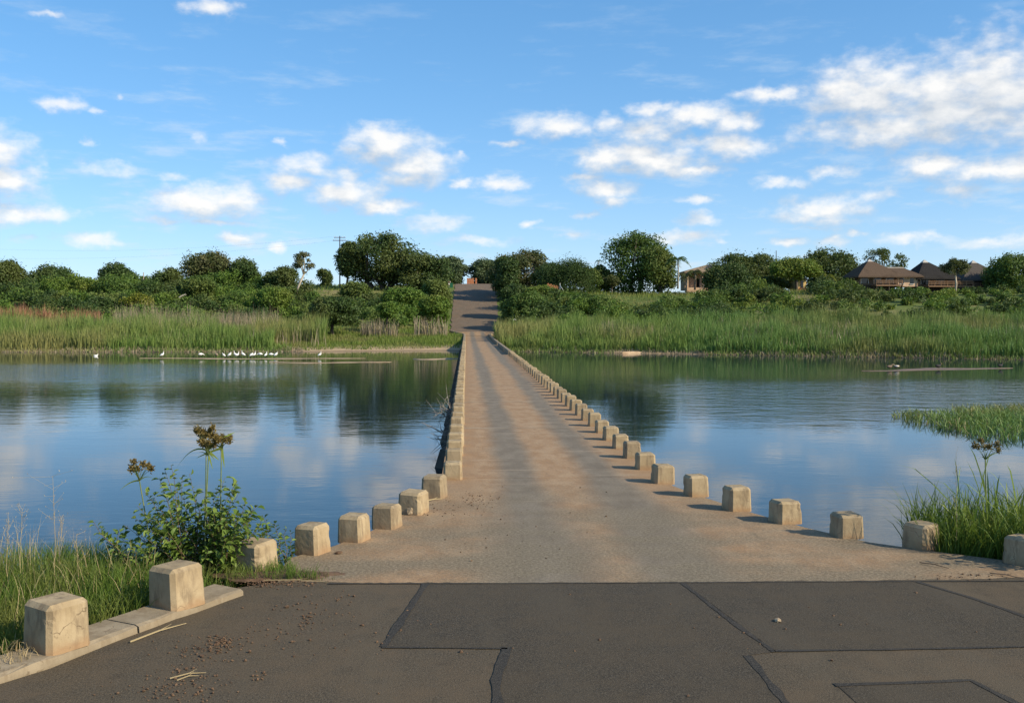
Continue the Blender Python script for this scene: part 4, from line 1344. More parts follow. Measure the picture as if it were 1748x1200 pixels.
# ------------------------------------------------------------------ buildings of the camp
def hip_roof(x0, x1, y0, y1, z0, zt, rx0, rx1, thick=0.28):
    """hipped thatch: eaves rectangle, ridge from rx0 to rx1 on the centre line"""
    yc = (y0 + y1) / 2
    n = 7
    V, Fq = [], []
    # slightly sagging slopes: rings from eaves to ridge
    rings = []
    for i in range(n + 1):
        t = i / n
        s = t ** 0.94
        rings.append([(x0 + (rx0 - x0) * t, y0 + (yc - .05 - y0) * t, z0 + (zt - z0) * s), (x1 + (rx1 - x1) * t, y0 + (yc - .05 - y0) * t, z0 + (zt - z0) * s),
                      (x1 + (rx1 - x1) * t, y1 + (yc + .05 - y1) * t, z0 + (zt - z0) * s), (x0 + (rx0 - x0) * t, y1 + (yc + .05 - y1) * t, z0 + (zt - z0) * s)])
    V += [(a, b, c - thick) for a, b, c in rings[0]]
    for r_ in rings: V += r_
    for i in range(n + 1):
        for k in range(4):
            a, b = 4 * i + k, 4 * i + (k + 1) % 4
            Fq.append((a, b, b + 4, a + 4))
    Fq.append((3, 2, 1, 0)); Fq.append(tuple(range(4 * n + 4, 4 * n + 8)))
    return np.array(V, float), Fq


def part(root, name, vf, mat, base):
    return mk(name, vf[0] - np.asarray(base), vf[1], M[mat], root)


def railing(root, base, xa, xb, yf, z0, h=0.95):
    r = part(root, 'railing', box(xa, xb, yf - .04, yf + .04, z0 + h - .12, z0 + h), 'wood', base)
    for q in (0.30, 0.6):
        o = mk('rail', (box(xa, xb, yf - .03, yf + .03, z0 + h * q, z0 + h * q + .09)[0] - base), box(0, 1, 0, 1, 0, 1)[1], M['wood'], r)
    k = max(2, int((xb - xa) / 1.2))
    for i in range(k + 1):
        x = xa + (xb - xa) * i / k
        mk('post', box(x - .05, x + .05, yf + .05, yf + .15, z0 - .1, z0 + h + .04)[0] - base, box(0, 1, 0, 1, 0, 1)[1], M['wood'], r)


def lodge(name, label, y, eave_l, eave_r, eave_py, apex_px, apex_py, deck_py, deck_l, deck_r, ground_py, thatch, wing=None, wall_l=None, wall_r=None, seed=0):
    a = D(apex_px, apex_py, y)
    xl, xr = D(eave_l, eave_py, y)[0], D(eave_r, eave_py, y)[0]
    ze = D(apex_px, eave_py, y)[2]
    dep = (xr - xl) * 0.5
    ze = D(apex_px, eave_py, y - dep)[2]
    zd = D(apex_px, deck_py, y - dep)[2]
    base = np.array([(xl + xr) / 2, y, D(apex_px, ground_py, y)[2]])
    root = empty(name, base, label, 'lodge')
    rf_ = part(root, 'roof', hip_roof(xl, xr, y - dep, y + dep, ze, a[2], a[0] - .12, a[0] + .12), thatch, base)
    mk('ridge_cap', hip_roof(a[0] - .62, a[0] + .62, y - .62, y + .62, a[2] - .42, a[2] + .14, a[0] - .1, a[0] + .1, .05)[0] - base, hip_roof(0, 1, 0, 1, 0, 1, 0, 1)[1], M['ridge'], rf_)
    wl = xl + .9 if wall_l is None else D(wall_l, eave_py, y)[0]
    wr = xr - .9 if wall_r is None else D(wall_r, eave_py, y)[0]
    part(root, 'wall', box(wl, wr, y - dep + 1.9, y + dep - .8, zd, ze + .5), 'brown_wall', base)
    yw = y - dep + 1.9
    k = max(2, int((wr - wl) / 2.2))
    for i in range(k):
        x0 = wl + (wr - wl) * (i + .22) / k; x1 = wl + (wr - wl) * (i + .78) / k
        w_ = part(root, 'window', box(x0, x1, yw - .06, yw - .01, zd + .35, ze - .25), 'glass', base)
        for xx in (x0 - .07, x1):
            mk('frame', box(xx, xx + .07, yw - .09, yw - .005, zd + .3, ze - .2)[0] - base, box(0, 1, 0, 1, 0, 1)[1], M['white'], w_)
    dl, dr = D(deck_l, deck_py, y)[0], D(deck_r, deck_py, y)[0]
    yf = y - dep - .6
    part(root, 'deck', box(dl, dr, yf, yw, zd - .22, zd), 'wood', base)
    railing(root, base, dl, dr, yf, zd)
    for xx in np.linspace(dl + .15, dr - .15, max(3, int((dr - dl) / 2.4) + 1)):
        part(root, 'stilt', box(xx - .1, xx + .1, yf + .18, yf + .38, tz(xx, yf + .3) - .3, zd - .22), 'wood_dark', base)
    for xx in np.linspace(xl + .5, xr - .5, 4):
        part(root, 'roof_post', box(xx - .07, xx + .07, y - dep + .3, y - dep + .44, zd if dl < xx < dr else zd - 1.2, ze + .12), 'wood_dark', base)
    part(root, 'foundation', box(wl + .1, wr - .1, yw + .1, y + dep - .9, tz((wl + wr) / 2, y) - 1.5, zd - .0), 'wood_dark', base)
    if wing:
        (wx0, wx1, rpx0, rpx1, rpy) = wing
        x0, x1 = D(wx0, eave_py, y)[0], D(wx1, eave_py, y)[0]
        r0, r1 = D(rpx0, rpy, y)[0], D(rpx1, rpy, y)[0]
        zr = D(rpx0, rpy, y)[2]
        w2 = part(root, 'wing_roof', hip_roof(x0, x1, y - dep + .1, y + dep - .1, ze + .02, zr, r0, r1), thatch, base)
        mk('ridge_cap', box(r0 - .1, r1 + .1, y - .3, y + .3, zr - .12, zr + .10)[0] - base, box(0, 1, 0, 1, 0, 1)[1], M['ridge'], w2)
        wx = D(1520, eave_py, y)[0]
        part(root, 'wing_wall', box(wr + .01, x1 - 1.0, y - dep + .9, y + dep - 1.1, zd - .3, ze + .1), 'peach', base)
        yq = y - dep + .9
        for (a0, a1) in ((0.08, .30), (.62, .80)):
            xa, xb = wr + (x1 - 1 - wr) * a0, wr + (x1 - 1 - wr) * a1
            w_ = part(root, 'window', box(xa, xb, yq - .05, yq - .005, zd + .25, ze - .35), 'glass', base)
            mk('sill', box(xa - .06, xb + .06, yq - .14, yq - .004, zd + .16, zd + .249)[0] - base, box(0, 1, 0, 1, 0, 1)[1], M['white'], w_)
    return root


lodge('thatched_lodge', 'brown thatched lodge with a long wing and veranda, nearest the big dark tree', 206, 1450, 1528, 471.5, 1484, 444, 486.5, 1478, 1522, 501, 'thatch', (1490, 1560, 1503, 1541, 457), 1456, 1519)
lodge('thatched_lodge', 'black thatched lodge with a pyramid roof between the two others', 206, 1549, 1622, 475, 1578, 445, 488, 1566, 1640, 501, 'thatch_dark', None, 1556, 1608)
lodge('thatched_lodge', 'grey thatched lodge farthest right, partly behind the flat-crowned acacia', 210, 1622, 1704, 478, 1661, 446, 491, 1640, 1690, 503, 'thatch_grey', None, 1632, 1694)

grow('bushy_tree', 'dark tree filling the gap between the flat-topped and the bright tree', T, 1322, 218, 446, 480, 60, 'leaf_dark', 61, leaf=.28)
grow('bushy_tree', 'dark leafy tree partly covering the right end of the peach house', T, 1222, 206, 458, 486, 30, 'leaf_dark', 62, leaf=.26)
grow('bushy_tree', 'small dark tree between the grey lodge and the tree at the right edge', T, 1702, 204, 466, 492, 34, 'leaf_dark', 63, leaf=.26)
grow('bushy_tree', 'dark low tree between the spreading olive tree and the feathery tree', T, 938, 214, 452, 484, 46, 'leaf_dark', 64, leaf=.28)
grow('bushy_tree', 'leafy low tree between the small far palm and the feathery tree', T, 1008, 210, 458, 486, 34, 'leaf_mid', 65, leaf=.28)
grow('low_bush', 'dark leaves added as the shade under the trees right of the ochre building', 'bush', 1424, 208, 474, 496, 62, 'leaf_dark', 66, leaf=.24)  # this and the next: dark clumps added as shade beneath the trees
grow('low_bush', 'dark leaves added as the shade under the trees left of the ochre building', 'bush', 1316, 208, 472, 496, 64, 'leaf_dark', 67, leaf=.24)

# peach house behind the palms
y = 212
b0 = D(1205, 489, y)
root = empty('peach_house', b0, 'peach plastered house with tan roof and columns behind the low palms', 'house')
x0, x1, zb, ze = D(1172, 489, y)[0], D(1236, 489, y)[0], b0[2] - .8, D(1205, 464, y)[2]
part(root, 'wall', box(x0, x1, y + 1.6, y + 6, zb, ze), 'peach', b0)
part(root, 'roof', hip_roof(x0 - .6, x1 + .6, y - .5, y + 7, ze, D(1222, 451, y)[2], D(1212, 451, y)[0], D(1232, 451, y)[0]), 'thatch_tan', b0)
for px in (1174, 1187, 1200, 1217):
    xx = D(px, 480, y)[0]
    part(root, 'column', box(xx - .17, xx + .17, y, y + .34, zb, ze - .28), 'peach', b0)
part(root, 'veranda', box(x0, x1, y - .2, y + 1.6, zb - .5, zb + .55), 'peach', b0)
for px in (1193, 1209):
    xx = D(px, 480, y)[0]
    w_ = part(root, 'door', box(xx - .5, xx + .5, y + 1.54, y + 1.59, zb + .56, zb + 2.5), 'glass', b0)
    mk('frame', box(xx - .6, xx - .5, y + 1.52, y + 1.595, zb + .56, zb + 2.6)[0] - b0, box(0, 1, 0, 1, 0, 1)[1], M['white'], w_)

# ochre building
y = 206
b0 = D(1367, 494, y)
root = empty('ochre_hut', b0, 'small ochre walled building with a dark doorway under the bright tree', 'building')
x0, x1, zb, zt = D(1358, 494, y)[0], D(1376, 494, y)[0], b0[2] - .6, D(1367, 477, y)[2]
part(root, 'wall', box(x0, x1, y, y + 4, zb, zt), 'ochre', b0)
part(root, 'roof', hip_roof(x0 - .4, x1 + .4, y - .4, y + 4.4, zt, zt + .7, x0 + .9, x1 - .9, .12), 'thatch_dark', b0)
dx = D(1369, 488, y)[0]
d_ = part(root, 'door', box(dx - .28, dx + .28, y - .05, y - .005, b0[2] + .3, zt - .3), 'glass', b0)
mk('frame', box(dx - .36, dx - .28, y - .07, y - .004, b0[2] + .3, zt - .25)[0] - b0, box(0, 1, 0, 1, 0, 1)[1], M['wood'], d_)
part(root, 'veranda', box(x0 - .1, x1 + .1, y - .35, y - .001, zb, b0[2] + .25), 'brick', b0)

# gatehouse-like brick block at the top of the road
gy = 249.0
gb = np.array([D(806, 490, gy)[0], gy, float(road_z(gy)) + 0.02])
root = empty('brick_gate_block', gb, 'low orange brick block with a dark gap at the crest of the road', 'gate block')
bx0, bx1, bx2 = D(797, 485, gy)[0], D(809, 485, gy)[0], D(814, 485, gy)[0]
for i in range(5):
    for j in range(4):
        w_ = (bx1 - bx0) / 4
        sh = (i % 2) * .12
        xa = bx0 + j * w_ + (sh if j else 0); xb = bx0 + (j + 1) * w_ + (sh if j < 3 else 0)
        mk('brick_course', box(xa + .01, xb - .01, gy - .4, gy + .4, gb[2] + i * .26, gb[2] + i * .26 + .245)[0] - gb, box(0, 1, 0, 1, 0, 1)[1], M['brick'], root)
mk('pillar', box(bx1 + .35, bx2, gy - .35, gy + .35, gb[2], gb[2] + 1.4)[0] - gb, box(0, 1, 0, 1, 0, 1)[1], M['brick'], root)
mk('cap', box(bx0 - .06, bx1 + .06, gy - .46, gy + .46, gb[2] + 1.30, gb[2] + 1.38)[0] - gb, box(0, 1, 0, 1, 0, 1)[1], M['brick'], root)


def disc(cx, cy, cz, r, th, k=20):
    V = [(cx + r * math.cos(2 * math.pi * i / k), cy, cz + r * math.sin(2 * math.pi * i / k)) for i in range(k)]
    V += [(a, cy + th, c) for a, b, c in V]
    F_ = [tuple(range(k)), tuple(range(k, 2 * k))[::-1]] + [(i, i + k, (i + 1) % k + k, (i + 1) % k) for i in range(k)]
    return np.array(V), F_


def sign(label, px, py, y, base_py, shape, mats, size):
    c = D(px, py, y)
    gz = min(tz(c[0], y), D(px, base_py, y)[2])
    b = np.array([c[0], y, gz])
    root = empty('road_sign', b, label, 'sign')
    part(root, 'post', tube([(c[0], y + .06, gz - .4), (c[0], y + .06, c[2] + size * .6)], .04, 6), 'metal', b)
    if shape == 'round':
        p_ = part(root, 'plate', disc(c[0], y, c[2], size, .02), mats[0], b)
    else:
        p_ = part(root, 'plate', box(c[0] - size, c[0] + size, y, y + .02, c[2] - size, c[2] + size), mats[0], b)
    if len(mats) > 1:
        mk('band', box(c[0] - size * .8, c[0] + size * .8, y - .012, y - .002, c[2], c[2] + size * .8)[0] - b, box(0, 1, 0, 1, 0, 1)[1], M[mats[1]], p_)
    return root


sign('small round white road sign above the reeds right of the far road', 878.5, 547.5, 168.5, 560, 'round', ['white'], .30)
sign('red and white sign board at the hill crest right of the road', 861, 482, 238, 492, 'square', ['white', 'red'], .34)
sign('small white round sign halfway up the right road verge', 860, 498, 222, 506, 'round', ['white'], .28)
sign('red and white sign board at the hill crest left of the road', 766.5, 483, 240, 492, 'square', ['white', 'red'], .36)
# bin
bp = D(770.5, 491, 239)
root = empty('litter_bin', bp, 'green litter bin beside the left sign at the road crest', 'bin')
part(root, 'body', box(bp[0] - .36, bp[0] + .36, 238.7, 239.3, bp[2] - .3, bp[2] + 1.05), 'green', bp)
part(root, 'lid', box(bp[0] - .40, bp[0] + .40, 238.65, 239.35, bp[2] + 1.053, bp[2] + 1.15), 'green', bp)

# brown fence beside the feathery tree
root = empty('board_fence', D(945, 498, 196), 'red-brown board fence with a white post right of the road', 'fence')
b0 = np.array(root.location)
a_, b_ = D(934, 484, 196)[0], D(956, 484, 196)[0]
zt, zb = D(945, 484, 196)[2], tz((a_ + b_) / 2, 196) - .2
k = 14
for i in range(k):
    xx = a_ + (b_ - a_) * i / k
    mk('board', box(xx + .01, xx + (b_ - a_) / k - .015, 196, 196.04, zb, zt - .22 * i / k * 3 + .1 * math.sin(i * 2.1))[0] - b0, box(0, 1, 0, 1, 0, 1)[1], M['brick'], root)
mk('post', box(b_ - .06, b_ + .06, 195.85, 195.97, zb, zt + .1)[0] - b0, box(0, 1, 0, 1, 0, 1)[1], M['white'], root)
mk('brace', tube([(b_, 195.8, zt - .4), (b_ + 1.2, 195.6, zb - .1)], .06, 6)[0] - b0, tube([(0, 0, 0), (1, 0, 0)], .06, 6)[1], M['white'], root)

# ------------------------------------------------------------------ power poles and wires
def power_pole(label, px, top, base, y, arms=True, r=.13):
    c, b = D(px, top, y), D(px, base, y)
    b[2] = min(b[2], tz(b[0], y))
    root = empty('power_pole', b, label, 'pole')
    part(root, 'pole', tube([b - [0, 0, .5], c], [r * 1.2, r * .8], 8), 'pole', b)
    if arms:
        for dz, wd in ((-.35, 1.25), (-1.0, 1.5)):
            part(root, 'crossarm', box(c[0] - wd, c[0] + wd, y - .16, y - .06, c[2] + dz - .07, c[2] + dz + .07), 'pole', b)
            for q in (-.9, -.45, .45, .9):
                part(root, 'insulator', tube([(c[0] + wd * q, y - .11, c[2] + dz + .07), (c[0] + wd * q, y - .11, c[2] + dz + .25)], .05, 6), 'white', b)
    return c


c1 = power_pole('tall wooden power pole with cross-arms left of the huge dome tree', 580, 403, 482, 222)
power_pole('thin pole top rising from the flat-topped tree', 1325, 428, 480, 224, False, .1)
power_pole('thin pole top beside the tree at the right edge', 1691, 439, 480, 228, False, .1)
for i, (dz, dx, e) in enumerate([(-.1, -.9, (-40, 424)), (-.75, 1.2, (-40, 440))]):
    e_ = D(e[0], e[1], 236)
    s_ = c1 + np.array([dx, -.11, dz])
    pts = [s_ + (e_ - s_) * t - np.array([0, 0, 1.6 * 4 * t * (1 - t)]) for t in np.linspace(0, 1, 16)]
    V, Fc = tube(pts, .007, 4)
    tag(mk('power_line', V, Fc, M['pole']), ['upper thin power line running left from the wooden pole', 'lower thin power line running left from the wooden pole'][i], 'wire')
# fence post and driftwood on the left slope
for px, py0, py1, yv, lab in ((245, 466, 482, 207, 'single pale fence post on the left skyline between bushes'),):
    a, b = D(px, py0, yv), D(px, py1, yv)
    b[2] = min(b[2], tz(b[0], yv))
    root = empty('fence_post', b, lab, 'post')
    part(root, 'post', tube([b - [0, 0, .3], a], .09, 6), 'bark_pale', b)
    part(root, 'cap', tube([a, a + [0, 0, .08]], .12, 6), 'bark_pale', b)
a, b = D(306, 508, 168), D(318, 503, 168)
V, Fc = cat_([tube([a, (a + b) / 2 + [0, 0, .15], b], [.12, .10, .05], 6), tube([(a + b) / 2, (a + b) / 2 + [.5, 0, .45]], [.06, .02], 5)])
tag(mk('dead_branch', V, Fc, M['bark_pale'], None, loc=a), 'pale dead branch sticking out above the left reeds', 'branch')

# ------------------------------------------------------------------ birds
def egret_meshes(pose):
    """body (trunk, neck, head in one skin), beak, legs; metres, facing +x, feet at z = 0"""
    if pose == 'up':
        spine = [(-.20, 0, .18), (-.14, 0, .20), (-.06, 0, .24), (.03, 0, .29), (.08, 0, .33), (.10, 0, .38), (.075, 0, .44), (.085, 0, .49), (.115, 0, .515), (.15, 0, .51)]
    elif pose == 'hunch':
        spine = [(-.17, 0, .14), (-.12, 0, .17), (-.05, 0, .22), (.03, 0, .28), (.07, 0, .32), (.085, 0, .35), (.08, 0, .375), (.09, 0, .395), (.115, 0, .405), (.145, 0, .395)]
    else:                   # stooping to the water
        spine = [(-.20, 0, .26), (-.14, 0, .27), (-.06, 0, .28), (.03, 0, .28), (.08, 0, .28), (.13, 0, .29), (.18, 0, .28), (.21, 0, .25), (.235, 0, .22), (.255, 0, .195)]
    rad = [.012, .045, .078, .082, .058, .030, .020, .020, .026, .012]
    body = tube(spine, rad, 8, [r * 1.1 for r in rad])
    h = np.array(spine[-1]); d = h - np.array(spine[-2]); d /= np.linalg.norm(d)
    beak = tube([h - d * .01, h + d * .08], [.010, .002], 5)
    bx = spine[3]
    legs = [tube([(bx[0] - .03, s * .03, bx[2] - .05), (bx[0] - .05, s * .03, bx[2] * .45), (bx[0] - .03, s * .03, 0.0), (bx[0] + .03, s * .03, -.005)], [.012, .008, .007, .005], 5) for s in (-1, 1)]
    return body, beak, legs


def bird(name, label, p, rz, pose, scale=1.0, body_mat='feather', beak_mat='beak', group=None):
    root = empty(name, p, label, 'bird', group, rz)
    root.scale = (scale,) * 3
    b, k, ls = egret_meshes(pose)
    mk('body', b[0], b[1], M[body_mat], root, smooth=True)
    mk('beak', k[0], k[1], M[beak_mat], root, smooth=True)
    for l in ls: mk('leg', l[0], l[1], M['bird_leg'], root, smooth=True)
    return root


eg = [(277, 'up', 0.2, 'lone white egret at the left end of the long sandbar'), (343, 'stoop', 0.4, 'white egret leaning forward, second from the left on the sandbar'),
      (382, 'hunch', 2.8, 'white egret just right of the brown heron'), (392, 'hunch', .1, 'hunched white egret, second right of the brown heron'),
      (402, 'up', 3.0, 'left bird of a close upright pair of white egrets'), (405.5, 'up', .3, 'right bird of a close upright pair of white egrets'),
      (415, 'up', 2.9, 'upright white egret standing alone in the middle of the flock'), (429, 'hunch', .4, 'white egret left of the stretching one in the flock'),
      (434, 'up', .3, 'tallest white egret right of centre in the flock'), (444, 'stoop', 3.1, 'white egret bending low in the right half of the flock'),
      (454, 'up', 1.0, 'white egret fourth from the right end of the flock'), (463, 'stoop', .2, 'white egret leaning out, second from the right end of the flock'),
      (471, 'hunch', .2, 'white egret at the right end of the flock'), (546, 'up', .2, 'lone white egret far right on the long sandbar')]
for i, (px, pose, rz, lab) in enumerate(eg):
    p = G(px, 611.8 - 0.9 * (px - 232) / 393, WATER)
    p[2] = WATER + 0.05
    bird('egret', lab, p, rz, pose, 1.35 + .12 * math.sin(i * 2.3), group='egrets on the sandbar')
p = G(369.5, 611.3, WATER); p[2] = WATER + .05
bird('heron', 'brown heron among the white egrets on the sandbar', p, 2.6, 'up', 1.35, 'heron')


def duck(label, px, py, rz, mat, head, floating=False, s=1.0):
    p = G(px, py, WATER); p[2] = WATER + (-.03 if floating else .07)
    root = empty('duck', p, label, 'bird', None, rz)
    root.scale = (s,) * 3
    zo = -.10 if floating else 0
    sp = [(-.30, 0, .24 + zo), (-.20, 0, .20 + zo), (-.05, 0, .19 + zo), (.10, 0, .20 + zo), (.17, 0, .26 + zo), (.19, 0, .34 + zo), (.22, 0, .38 + zo), (.26, 0, .375 + zo)]
    V, Fc = tube(sp, [.02, .09, .13, .11, .06, .04, .05, .02], 8)
    mk('body', V, Fc, M[mat], root, smooth=True)
    V, Fc = tube([(.25, 0, .375 + zo), (.33, 0, .36 + zo)], [.02, .012], 5)
    mk('beak', V, Fc, M['beak'], root)
    V, Fc = tube([(-.2, .1, .23 + zo), (0, .125, .22 + zo), (.1, .10, .22 + zo)], [.03, .06, .02], 6)
    mk('wing', V, Fc, M[head], root, smooth=True)
    if not floating:
        for q in (-1, 1):
            V, Fc = tube([(0, q * .05, .1), (.0, q * .05, 0), (.06, q * .05, 0)], [.014, .01, .008], 5)
            mk('leg', V, Fc, M['bird_leg'], root)
    return root


duck('brown duck on the right mudbank, left bird of the pair', 1519, 631.0, 0.2, 'duck', 'feather')
duck('pale fronted duck on the right mudbank, right bird of the pair', 1529.5, 630.6, 2.9, 'heron', 'feather')
duck('black duck alone in the middle of the right mudbank', 1602, 630.2, .3, 'dark_bird', 'dark_bird', s=1.1)
duck('dark bird lying at the far right end of the mudbank', 1708, 629.0, 0.4, 'dark_bird', 'duck')
duck('white bird floating on the water left of the sandbar', 164, 608, 0.3, 'feather', 'feather', True, .9)

# ------------------------------------------------------------------ flood debris caught on the piers
def branches(name, label, c, n, length, seed, mat='dead_twig'):
    rng = np.random.default_rng(seed)
    parts = []
    for i in range(n):
        d = np.array([-abs(rng.normal(.6, .4)), rng.normal(0, .5), rng.normal(.25, .55)])
        d = d / np.linalg.norm(d) * length * rng.uniform(.4, 1)
        s = c + rng.normal(0, .12, 3)
        mid = s + d * .5 + rng.normal(0, .06, 3)
        parts.append(tube([s, mid, s + d], [.014, .010, .004], 4))
        for q in range(2):
            e = mid + rng.normal(0, .22, 3)
            parts.append(tube([mid, e], [.007, .003], 3))
    V, Fc = cat_(parts)
    return tag(mk(name, V, Fc, M[mat], None, loc=c), label, 'branches')


branches('dry_branches', 'tangle of dry twigs caught on the left edge of the bridge, nearer one', np.array([-.55, 30.6, -.45]), 14, .85, 1)
branches('dry_branches', 'tangle of dry twigs caught on the left edge of the bridge, farther and bigger', np.array([-.6, 36.6, -.35]), 22, 1.15, 2)

# ------------------------------------------------------------------ near plants
def leaf5(Pn, Dn, Nn, ln, wd, cup=0.25):
    """pointed leaf, folded along its rib"""
    n = len(Pn)
    Dn = unit(Dn); S = unit(np.cross(Dn, Nn)); Nq = np.cross(S, Dn)
    ln = np.broadcast_to(ln, (n,))[:, None]; wd = np.broadcast_to(wd, (n,))[:, None]
    V = np.empty((n, 8, 3))
    V[:, 0] = Pn
    V[:, 1] = Pn + Dn * ln * .32 + S * wd * .5 + Nq * wd * cup
    V[:, 2] = Pn + Dn * ln * .34
    V[:, 3] = Pn + Dn * ln * .32 - S * wd * .5 + Nq * wd * cup
    V[:, 4] = Pn + Dn * ln * .68 + S * wd * .36 + Nq * (wd * cup - ln * .06)
    V[:, 5] = Pn + Dn * ln * .68 - Nq * ln * .05
    V[:, 6] = Pn + Dn * ln * .68 - S * wd * .36 + Nq * (wd * cup - ln * .06)
    V[:, 7] = Pn + Dn * ln - Nq * ln * .16
    f3 = [(0, 1, 2), (0, 2, 3), (4, 7, 5), (5, 7, 6)]
    f4 = [(1, 4, 5, 2), (2, 5, 6, 3)]
    tr = np.array(f3 + [t for (a, b, c, d) in f4 for t in ((a, b, c), (a, c, d))])
    F_ = (np.arange(n) * 8)[:, None, None] + tr[None]
    return V.reshape(-1, 3), F_.reshape(-1, 3)


def leafy_shrub(name, label, base, tips, seed, per=34, ln=.065):
    """stems from the base to each tip, alternate leaves along the upper two thirds"""
    rng = np.random.default_rng(seed)
    root = empty(name, base, label, 'shrub')
    tubes_, P_, D_, N_ = [], [], [], []
    for tip in tips:
        tip = np.asarray(tip, float)
        b = base + np.array([rng.normal(0, .16), rng.normal(0, .12), -.1])
        mid = b * .5 + tip * .5 + np.array([rng.normal(0, .06), rng.normal(0, .06), .10 + .1 * rng.random()])
        ts = np.linspace(0, 1, 9)
        pts = np.array([(1 - t) ** 2 * b + 2 * t * (1 - t) * mid + t * t * tip for t in ts])
        pts += np.concatenate([np.zeros((1, 3)), rng.normal(0, .012, (8, 3))])
        tubes_.append(tube(pts, np.linspace(.008, .0022, 9), 5))
        for j in range(per):
            t = .22 + .78 * (j + rng.random()) / per
            i = min(int(t * 8), 7); fr = t * 8 - i
            p = pts[i] * (1 - fr) + pts[i + 1] * fr
            ax = unit(pts[i + 1] - pts[i])
            sd = unit(np.cross(ax, rng.normal(size=3)))
            off_ = sd * rng.uniform(0, .05) * (1.4 - t)
            P_.append(p + off_); D_.append(sd + ax * .5 + np.array([0, 0, -.12])); N_.append(np.array([0, 0, 1]) + rng.normal(0, .35, 3))
    P_, D_, N_ = np.array(P_), np.array(D_), np.array(N_)
    n = len(P_)
    l = ln * rng.uniform(.6, 1.3, n)
    V, Fc = leaf5(P_, D_, N_, l, l * rng.uniform(.5, .68, n))
    mk('leaves', V - base, Fc, M['shrub_leaf'], root)
    V, Fc = cat_(tubes_)
    mk('stems', V - base, Fc, M['twig'], root)
    return root


rng = np.random.default_rng(91)
SY = 13.0
sb = np.array([D(345, 950, SY)[0], SY, 0.0]); sb[2] = tz(sb[0], SY)
tips = []
for (px, py) in [(295, 792), (272, 815), (300, 830), (322, 808), (262, 845), (330, 838), (350, 845), (372, 832), (395, 830), (408, 842), (420, 858), (432, 872), (300, 860), (318, 868), (275, 868),
                 (255, 880), (240, 900), (348, 872), (366, 868), (386, 866), (404, 880), (425, 896), (442, 905), (330, 890), (300, 895), (280, 905), (360, 900), (390, 900), (312, 850), (340, 858),
                 (285, 845), (378, 850), (415, 870), (350, 885), (268, 892), (410, 910), (230, 885), (205, 915), (320, 915), (250, 920), (236, 862), (246, 838), (215, 895), (448, 885), (440, 862), (462, 905), (282, 800), (310, 812), (402, 818), (385, 812)]:
    tips.append(D(px, py, SY + rng.uniform(-.45, .45)))
leafy_shrub('leafy_shrub', 'big leafy green shrub behind the bollards on the left bank', sb, tips + [D(q[0], q[1], SY + rng.uniform(-.4, .4)) for q in [(rng.uniform(235, 440), rng.uniform(868, 945)) for _ in range(46)]], 5, 34, .098)
b2 = np.array([D(250, 960, 12.7)[0], 12.7, 0.0]); b2[2] = tz(b2[0], 12.7)
leafy_shrub('leafy_shrub', 'low leafy sprigs trailing to the left of the big shrub', b2, [D(px, py, 12.7 + rng.uniform(-.3, .3)) for px, py in ((160, 892), (172, 898), (205, 902), (222, 918), (240, 925), (186, 925), (255, 935), (210, 938))], 6, 30, .08)
b3 = np.array([D(478, 950, 13.7)[0], 13.7, -0.5])
leafy_shrub('leafy_shrub', 'leafy sprigs leaning against the bollard with the broken corner', b3, [D(px, py, 13.6 + rng.uniform(-.2, .2)) for px, py in ((452, 880), (468, 892), (488, 900), (498, 908), (480, 915), (462, 915), (502, 925), (445, 900))], 7, 26, .075)


def sedge(name, label, base, head, r, seed, bracts, clusters=9, stem_r=.010):
    """stiff stalk with an umbel: brown spikelet clusters on rays and long drooping bracts"""
    rng = np.random.default_rng(seed)
    base, head = np.asarray(base, float), np.asarray(head, float)
    root = empty(name, base, label, 'sedge')
    mid = (base + head) / 2 + np.array([rng.normal(0, .02), 0, 0])
    V, Fc = tube([base, mid, head], [stem_r, stem_r * .85, stem_r * .7], 6)
    mk('stalk', V - base, Fc, M['stem'], root, smooth=True)
    rays = []
    for i in range(clusters):
        a = 2 * math.pi * i / clusters + rng.uniform(-.3, .3)
        tilt = rng.uniform(.15, .95)
        q = head + np.array([math.cos(a) * math.sin(tilt), math.sin(a) * math.sin(tilt), math.cos(tilt)]) * r * rng.uniform(.65, 1.15)
        rays.append(tube([head, (head + q) / 2 + [0, 0, .01], q], [.004, .003, .002], 4))
        d = rng.normal(size=(80, 3)) + (q - head) * 4
        V, Fc = leaf5(q + rng.normal(0, 1, (80, 3)) * (.010 + r * .035), d, rng.normal(size=(80, 3)), rng.uniform(.024, .044, 80), .017)
        tag(mk('flower_cluster', V - base, Fc, M['spike'], root), kind='stuff')
    V, Fc = cat_(rays)
    mk('rays', V - base, Fc, M['stem'], root)
    for (dx, dz, ln, w, sag) in bracts:
        d = np.array([dx, rng.uniform(-.25, .25), dz]); d = d / np.linalg.norm(d)
        sd = np.cross(d, [0, 1, 0]); sd = unit(sd)
        wv = unit(np.cross(d, [0.2, 1, 0.3]) + np.array([0, .5, 0]))
        V, n_ = [], 8
        for i in range(n_):
            t = i / (n_ - 1)
            c = head + d * ln * t - np.array([0, 0, sag * ln * t * t])
            ww = w * 1.9 * (1 - t) ** .7 * .5 + .0008
            V += [c - wv * ww, c + np.array([0, 0, -.15 * ww]), c + wv * ww]
        Fq = []
        for i in range(n_ - 1):
            for k in (0, 1):
                p = 3 * i + k
                Fq.append((p, p + 1, p + 4, p + 3))
        mk('bract', np.array(V) - base, Fq, M['bract'], root)
    return root


